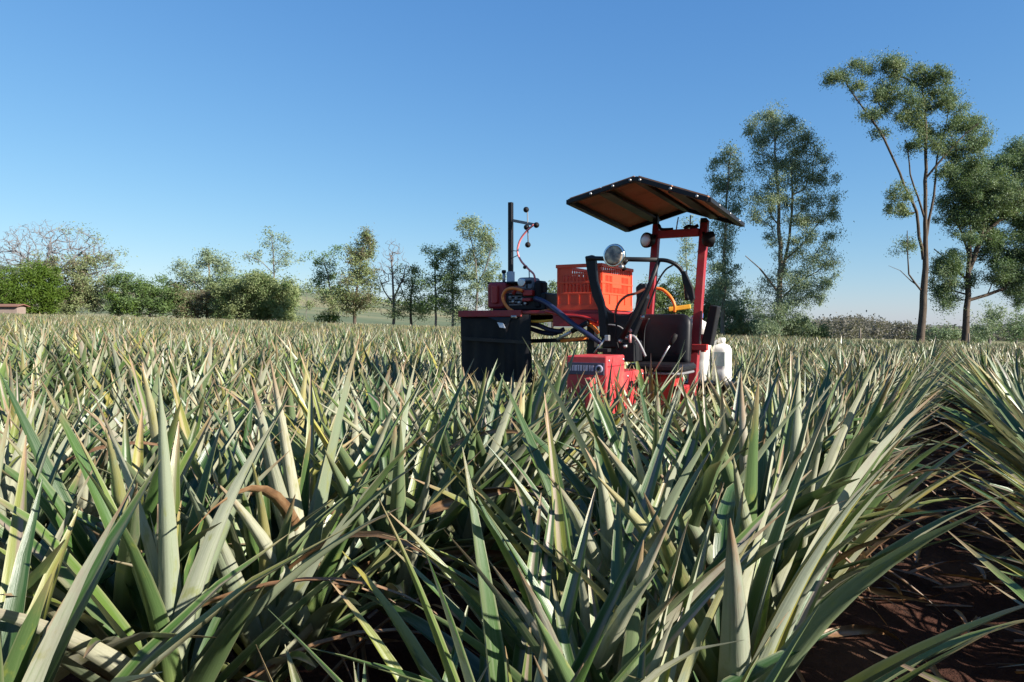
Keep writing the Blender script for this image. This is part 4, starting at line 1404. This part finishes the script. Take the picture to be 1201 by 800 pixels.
tree("airy grey green gum tree with pale trunks left of the dome shaped bush", "tree", 124, [(243, 374, 2.0), (243, 345, 1.6), (246, 318, 1.1), (244, 300, .7)],
     [(216, 320, 12, 8), (222, 330, 10, 6), (240, 302, 14, 10), (256, 308, 12, 10), (266, 322, 12, 12), (272, 336, 9, 9), (236, 333, 14, 8), (254, 330, 14, 10), (210, 315, 6, 4), (232, 318, 8, 8)], 'gum', 'gum', 1.15,
     limbs=[[(243, 348, 1.2), (228, 330, .8), (216, 322, .5)]])
tree("low brownish scrub at the foot of the gum tree", "shrub", 122, [(232, 375, 1), (232, 362, .8)],
     [(212, 352, 12, 10), (228, 356, 14, 9), (246, 352, 12, 12), (240, 366, 14, 6), (216, 366, 14, 6)], 'brown', 'dark', 1.3, name="shrub", sub=('dark', .7))
tree("big dense dome shaped dark green bush", "bush", 120, [(300, 377, 2), (300, 358, 1.5)],
     [(296, 336, 26, 11), (314, 333, 20, 10), (330, 340, 15, 12), (340, 353, 10, 14), (272, 346, 16, 12), (262, 359, 13, 11), (298, 350, 32, 16), (322, 356, 22, 15), (284, 364, 28, 10), (332, 366, 15, 9), (308, 344, 26, 13), (306, 362, 30, 11)], 'olive', 'dark', 1.6, name="bush", sub=('green', .3), crp=3.6)
tree("slender thin crowned tree rising behind the dome shaped bush", "tree", 140, [(322, 374, 1.4), (322, 322, 1.1), (321, 298, .8), (319, 276, .4)],
     [(318, 276, 8, 6), (331, 284, 9, 7), (338, 300, 9, 9), (306, 298, 5, 7), (290, 302, 6, 4), (312, 288, 6, 7), (333, 315, 8, 5), (324, 300, 7, 8), (298, 308, 4, 4)], 'gum', 'grey', 0.6,
     limbs=[[(322, 322, .7), (308, 307, .5), (290, 299, .3)], [(322, 312, .6), (334, 300, .4), (340, 294, .3)]], lpx=2.8)
tree("tiny sparse sapling right of the dome shaped bush", "tree", 138, [(359, 374, .4), (360, 345, .3)],
     [(357, 334, 7, 5), (352, 340, 5, 4), (364, 338, 5, 5)], 'gum', 'grey', 0.6, lpx=2.6)
tree("small round bright shrub at the far field edge", "shrub", 112, [(386, 376, .9), (386, 370, .8)],
     [(385, 369, 8, 6), (391, 372, 6, 5), (380, 373, 5, 4)], 'bright', 'dark', 1.7, name="shrub")
# -- the mixed group left of the platform
tree("sparse tree with flat layered sprays of green leaves", "tree", 112, [(392, 377, 1.5), (390, 350, 1.2), (384, 320, .8), (380, 302, .4)],
     [(374, 300, 9, 3), (390, 300, 10, 4), (398, 293, 9, 3), (370, 310, 8, 4), (384, 311, 12, 5), (372, 320, 9, 4), (388, 322, 11, 5), (376, 332, 12, 6), (392, 336, 10, 7), (382, 346, 12, 7)], 'green', 'grey', 1.0)
tree("tall pointed olive tree with dark forking lower limbs", "tree", 106, [(416, 379, 2.6), (416, 362, 2.3), (420, 330, 1.4), (426, 290, .6)],
     [(427, 273, 7, 8), (424, 288, 11, 9), (432, 296, 10, 10), (417, 303, 12, 10), (428, 316, 14, 11), (414, 322, 13, 11), (430, 334, 12, 10), (412, 340, 16, 10), (396, 348, 14, 8, .8), (432, 350, 13, 9), (416, 356, 18, 8, .8), (386, 355, 12, 7, .7), (404, 362, 16, 6, .6)], 'olive', 'dark', 1.1,
     limbs=[[(416, 368, 1.6), (402, 356, 1.2), (390, 344, .7)], [(416, 366, 1.5), (428, 350, 1.0), (436, 335, .6)], [(416, 360, 1.4), (408, 335, .9), (412, 312, .5)]], sub=('brown', .4))
tree("leafless grey tree with fine upright twigs between the olive tree and dark tree", "tree", 108, [(462, 380, 2.2), (462, 360, 1.9), (461, 335, 1.2), (459, 300, .5)],
     [(458, 352, 10, 7, .5), (468, 362, 12, 6, .5)], 'brown', 'grey', 0.8,
     limbs=[[(462, 358, 1.2), (450, 340, .8), (444, 325, .3)], [(462, 352, 1.1), (472, 330, .7), (478, 310, .4)]], tips=[(461, 335, 22, 56, 420)], rtip=0.013)
tree("ragged dark tree right of the leafless grey tree", "tree", 107, [(482, 380, 2.0), (482, 355, 1.6), (484, 330, 1.0)],
     [(470, 317, 7, 4), (484, 314, 8, 5), (494, 322, 7, 6), (476, 328, 10, 6), (490, 336, 9, 7), (474, 342, 12, 7), (488, 350, 12, 8), (476, 360, 14, 8), (492, 366, 12, 8)], 'dark', 'dark', 0.95,
     limbs=[[(482, 362, 1.0), (472, 345, .7), (466, 325, .4)]])
tree("upright fresh green tree next to the ragged dark tree", "tree", 104, [(511, 381, 1.8), (511, 350, 1.4), (510, 315, .7)],
     [(500, 295, 8, 4), (512, 298, 9, 5), (507, 308, 8, 8), (512, 322, 9, 9), (506, 336, 10, 9), (515, 348, 11, 10), (505, 360, 12, 10)], 'green', 'grey', 1.15)
tree("bushy blue green tree just left of the tall leaning gum", "tree", 103, [(531, 381, 1.8), (531, 350, 1.4), (530, 310, .7)],
     [(530, 292, 8, 6), (538, 302, 8, 7), (526, 305, 8, 8), (534, 318, 11, 9), (526, 332, 10, 9), (537, 342, 11, 9), (528, 356, 13, 10), (538, 368, 11, 8)], 'gumdark', 'grey', 1.15, sub=('green', .4))
tree("tall leaning gum tree directly left of the black sprayer mast", "tree", 100, [(558, 382, 2.0), (560, 340, 1.6), (558, 305, 1.1), (550, 272, .6)],
     [(545, 260, 9, 5), (556, 268, 12, 8), (568, 276, 12, 8), (577, 288, 9, 11), (562, 290, 12, 7), (550, 303, 8, 7), (566, 308, 9, 6), (551, 320, 8, 8), (580, 318, 9, 7), (566, 326, 9, 6), (555, 338, 10, 8), (577, 342, 10, 9), (562, 354, 12, 9), (580, 362, 9, 10), (548, 366, 12, 8)], 'gum', 'grey', 1.15,
     limbs=[[(560, 335, 1.1), (572, 310, .8), (577, 290, .5)]], sub=('olive', .35))
tree("dark tree seen between the sprayer engine and the orange crate", "tree", 92, [(648, 384, 1.8), (648, 360, 1.4)],
     [(640, 348, 9, 8), (655, 343, 10, 9), (668, 350, 10, 9), (645, 362, 14, 9), (664, 366, 14, 9)], 'gumdark', 'dark', 1.3)
tree("dark green tree hidden behind the pump with only its top showing", "tree", 94, [(610, 383, 1.8), (610, 362, 1.4)],
     [(602, 355, 12, 10), (618, 350, 12, 10), (610, 368, 16, 9)], 'dark', 'dark', 1.2)
# -- behind the tractor
tree("thin pale stemmed tree framed by the two red roof posts", "tree", 92, [(805, 392, 1.2), (806, 335, .9), (804, 290, .7), (804, 262, .4)],
     [(805, 262, 8, 6), (802, 278, 6, 7), (808, 292, 6, 7), (803, 310, 7, 8), (808, 326, 8, 8)], 'gum', 'grey', 0.65, lpx=2.8)
tree("dense dark tree behind the black seat", "tree", 76, [(785, 394, 2), (785, 365, 1.5)],
     [(770, 352, 14, 12), (788, 344, 14, 12), (806, 352, 14, 14), (780, 370, 20, 14), (804, 376, 18, 14), (760, 378, 14, 14)], 'dark', 'dark', 1.4, sub=('green', .3))
tree("broad dull green tree behind the leaning black panel", "tree", 70, [(846, 398, 2), (846, 372, 1.6)],
     [(828, 358, 12, 12), (846, 352, 16, 12), (866, 360, 14, 12), (834, 378, 16, 14), (856, 380, 20, 14), (876, 386, 14, 10)], 'gumdark', 'dark', 1.5, sub=('olive', .4))
tree("tall narrow gum tree behind the right end of the tractor roof", "tree", 64, [(847, 400, 3.0), (849, 340, 2.6), (850, 280, 2.0), (852, 220, 1.3), (856, 180, .6)],
     [(856, 180, 7, 7), (863, 194, 8, 8), (842, 188, 6, 7), (838, 204, 7, 8), (852, 208, 9, 9), (866, 212, 8, 8), (846, 226, 10, 8), (858, 238, 10, 9), (844, 248, 8, 7), (852, 262, 10, 8), (846, 280, 9, 9), (856, 288, 9, 8), (842, 298, 9, 9), (852, 306, 10, 9), (844, 318, 10, 9), (853, 328, 9, 9), (843, 340, 12, 8), (852, 352, 12, 8)], 'gum', 'gum', 1.2, droop=.55, lpx=2.4, crp=3.9)
tree("tall spreading gum tree with a broken open crown", "tree", 61, [(912, 402, 4.6), (914, 350, 4.0), (915, 300, 3.2), (912, 240, 2.2), (908, 180, 1.3), (905, 140, .6)],
     [(904, 134, 11, 7), (895, 146, 12, 8), (912, 150, 12, 8), (925, 152, 13, 8), (883, 165, 11, 7), (905, 168, 15, 8), (930, 170, 14, 9), (945, 168, 10, 8), (956, 186, 14, 9), (935, 190, 14, 8), (912, 192, 15, 9), (892, 188, 10, 8), (966, 212, 11, 9), (945, 210, 14, 9), (920, 214, 14, 9), (898, 215, 13, 8), (884, 236, 13, 8), (910, 238, 14, 8), (936, 234, 14, 9), (960, 236, 14, 9), (974, 252, 7, 7), (878, 254, 8, 6), (900, 258, 12, 7), (930, 258, 14, 8), (955, 262, 14, 8), (972, 276, 9, 7), (940, 282, 14, 8), (905, 282, 9, 7), (960, 296, 14, 8), (925, 300, 12, 8), (945, 312, 13, 8), (972, 308, 7, 9), (962, 328, 12, 9), (920, 325, 12, 9), (940, 336, 14, 9), (908, 345, 12, 9), (928, 355, 16, 10), (952, 352, 9, 9), (900, 366, 15, 11), (922, 374, 18, 10), (940, 380, 14, 9), (893, 384, 16, 10)], 'gum', 'gum', 1.2, lpx=2.4,
     limbs=[[(914, 335, 2.4), (924, 290, 2.0), (930, 240, 1.4), (928, 190, .9)], [(914, 345, 1.8), (890, 315, 1.2), (874, 300, .6)], [(915, 310, 1.7), (945, 285, 1.2), (962, 262, .7)], [(914, 352, 1.5), (940, 330, 1.0), (962, 318, .6)]], droop=.5, crp=4.1, rtrunk=0.2)
tree("low dark bush at the foot of the spreading gum tree", "bush", 63, [(950, 402, 1.2), (950, 395, 1)],
     [(938, 392, 12, 8), (955, 390, 12, 8), (968, 396, 10, 6), (924, 395, 10, 7)], 'dark', 'dark', 1.4, name="bush")
tree("tallest tree with a dark straight trunk and long limb reaching left", "tree", 56, [(1079, 408, 6.0), (1081, 380, 5.2), (1083, 345, 4.8), (1085, 300, 3.6), (1083, 250, 2.6), (1084, 200, 1.9), (1083, 150, 1.2), (1078, 105, .6)],
     [(976, 95, 10, 6), (990, 90, 9, 6), (1010, 80, 11, 8), (1000, 106, 9, 5), (1032, 76, 12, 8), (1048, 84, 14, 9), (1066, 92, 14, 10), (1086, 98, 13, 10), (1100, 108, 11, 10), (1020, 112, 12, 6), (1012, 138, 9, 5), (1027, 154, 10, 5), (1042, 110, 14, 8), (1060, 118, 15, 8), (1085, 122, 15, 9), (1108, 124, 13, 9), (1128, 138, 13, 10), (1144, 150, 11, 10), (1034, 132, 10, 6), (1062, 142, 13, 8), (1092, 146, 15, 9), (1116, 152, 13, 9), (1138, 172, 12, 9), (1150, 166, 8, 8), (1100, 170, 14, 8), (1072, 166, 10, 6), (1120, 182, 12, 8), (1062, 172, 9, 5), (1142, 190, 9, 7), (1044, 232, 9, 7), (1054, 246, 9, 6), (1040, 243, 6, 5), (1066, 284, 8, 5), (1058, 294, 6, 4), (1108, 200, 10, 6)], 'gumdark', 'dark', 1.35, lpx=2.4,
     limbs=[[(1083, 305, 2.4), (1072, 250, 2.0), (1052, 205, 1.6), (1034, 165, 1.2), (1004, 122, .8), (988, 102, .5)], [(1084, 290, 2.0), (1094, 230, 1.6), (1100, 180, 1.1), (1112, 140, .6)], [(1083, 345, 1.4), (1064, 322, 1.1), (1060, 296, .8), (1058, 272, .5)], [(1068, 330, .7), (1052, 318, .5), (1034, 313, .25)], [(1083, 260, 1.6), (1066, 205, 1.1), (1060, 165, .7)], [(1084, 210, 1.4), (1110, 175, .9), (1135, 150, .5)]], droop=.45, sub=('olive', .35), crp=3.9, rtrunk=0.2)
tree("dense spreading tree with a reddish trunk at the edge of the picture", "tree", 58, [(1131, 408, 5.2), (1133, 375, 4.4), (1135, 335, 3.6), (1136, 295, 2.6), (1135, 285, 2.4)],
     [(1118, 214, 14, 9), (1138, 206, 14, 9), (1158, 210, 16, 10), (1180, 196, 14, 10), (1196, 182, 10, 8), (1210, 200, 14, 12), (1124, 232, 18, 10), (1150, 230, 18, 11), (1176, 226, 18, 11), (1200, 230, 16, 12), (1138, 252, 18, 10), (1166, 252, 18, 10), (1192, 256, 18, 12), (1112, 252, 10, 8), (1216, 262, 14, 14), (1180, 276, 16, 9), (1204, 284, 14, 10), (1196, 306, 14, 9), (1174, 300, 12, 8), (1110, 306, 12, 7), (1122, 318, 12, 7), (1104, 326, 11, 6), (1116, 338, 14, 6), (1160, 318, 12, 7), (1184, 324, 12, 8), (1202, 334, 12, 8), (1112, 352, 10, 5), (1152, 284, 10, 6), (1120, 282, 8, 5), (1212, 312, 14, 12), (1190, 345, 10, 6)], 'gumdark', 'dark', 1.75, lpx=2.4,
     limbs=[[(1134, 352, 2.2), (1156, 346, 1.8), (1176, 338, 1.4), (1190, 318, .8)], [(1135, 330, 1.9), (1118, 305, 1.4), (1106, 290, .7)], [(1136, 318, 2.0), (1148, 280, 1.6), (1156, 240, 1.0)], [(1136, 300, 1.6), (1130, 265, 1.2), (1124, 235, .7)], [(1134, 345, 1.4), (1112, 338, 1.0), (1100, 330, .5)], [(1152, 275, 1.3), (1180, 250, 1.0), (1196, 230, .6)]], droop=.35, sub=('green', .3), crp=4.1, rtrunk=0.2, grow=1.3)
tree("small feathery shrub behind the reddish trunk", "shrub", 70, [(1160, 405, 1.6), (1160, 385, 1.2)],
     [(1152, 378, 12, 9), (1168, 366, 12, 9), (1160, 390, 16, 8), (1180, 374, 10, 9)], 'gum', 'grey', 0.8, name="shrub")
tree("leafy shrub beyond the field at the rightmost edge", "shrub", 72, [(1192, 405, 1.6), (1192, 385, 1.2)],
     [(1188, 384, 12, 9), (1200, 372, 12, 9), (1205, 390, 14, 9)], 'gumdark', 'grey', 1.0, name="shrub")
tree("dull bush between the two big trunks", "bush", 82, [(1105, 402, 1.2), (1105, 394, 1)],
     [(1096, 394, 10, 6), (1110, 391, 10, 6), (1120, 395, 9, 5), (1140, 394, 9, 6)], 'gum', 'dark', 1.1, name="bush")

# wooded rise beyond the right of the field: reads as one mass
cs, ns_ = [], []
for k in range(900):
    x = rng.uniform(870, 1340)
    Y = rng.uniform(215, 300)
    top = np.interp(x, [870, 930, 960, 985, 1005, 1030, 1060, 1090, 1150, 1340], [390, 385, 382, 378, 377, 381, 385, 389, 391, 392]) + rng.normal(0, 1.0)
    nb = 1 if rng.random() < .35 else 0
    cs.append(np.array(at(x, top if nb else rng.uniform(top, 404), Y)))
    ns_.append(70)
tag(leaf_cloud("far_woodland", np.array(cs), np.array(ns_), 1.1, 0.75, 0.5, 0.1, (0, 0, 0), FOL['hazel'], None), "greyish brown woodland on the rise beyond the field", None, None, 'stuff')
cs = []
for k in range(420):
    x = rng.uniform(-40, 640)
    Y = rng.uniform(760, 900)
    cs.append(np.array((( x - 600.5) / FPX * Y, Y, float(hf_left((x - 600.5) / FPX * Y, Y)) + rng.uniform(0, 3.5))))
tag(leaf_cloud("hilltop_woodland", np.array(cs), np.full(len(cs), 22), 2.6, 2.4, 1.6, 0.1, (0, 0, 0), FOL['dark'], None), "dark line of woodland along the hilltop", None, None, 'stuff')

# ------------------------------------------------------------------ shed and fence posts
sx0, sx1, sY = -92.0, -72.3, 108.0
gs = float(gz(-78)) - 0.2
sh = empty("shed", (sx1 - 4, sY, gs))
def lc_(x, y, z):
    return (x - (sx1 - 4), y - sY, z - gs)
MB().box(lc_(sx0, sY, gs), lc_(sx1, sY + 2, gs + 2.2)).build("wall", M_SHED, sh)
zt = gs + 2.2
MB().prism([lc_(sx0 - .4, sY - .45, zt - .02), lc_(sx0 - .4, sY + 1.0, zt + .3), lc_(sx0 - .4, sY + 2.45, zt - .02), lc_(sx0 - .4, sY + 2.45, zt + .1), lc_(sx0 - .4, sY + 1.0, zt + .42), lc_(sx0 - .4, sY - .45, zt + .1)], (sx1 - sx0 + .8, 0, 0)).build("roof", M_TILE, sh)
tag(sh, "low pale shed with a clay red roof at the far edge", "shed")
for px, Y, top, lab in ((1009, 58, 385, "weathered fence post standing alone at the field edge before the distant wood"), (1136.5, 55.5, 391, "short pale fence post right in front of the reddish trunk")):
    b = at(px, 400, Y)
    g0 = float(gz(b.x))
    h = at(px, top, Y).z - g0
    m = MB()
    m.tube([(0, 0, -0.1), (0.01, 0, h * .5), (-0.01, 0, h - .02), (-0.01, 0, h)], [0.07, 0.062, 0.058, 0.04], 8)
    o = m.build("fence_post", M_WOOD)
    o.location = (b.x, Y, g0)
    tag(o, lab, "post", "fence posts at the field edge")
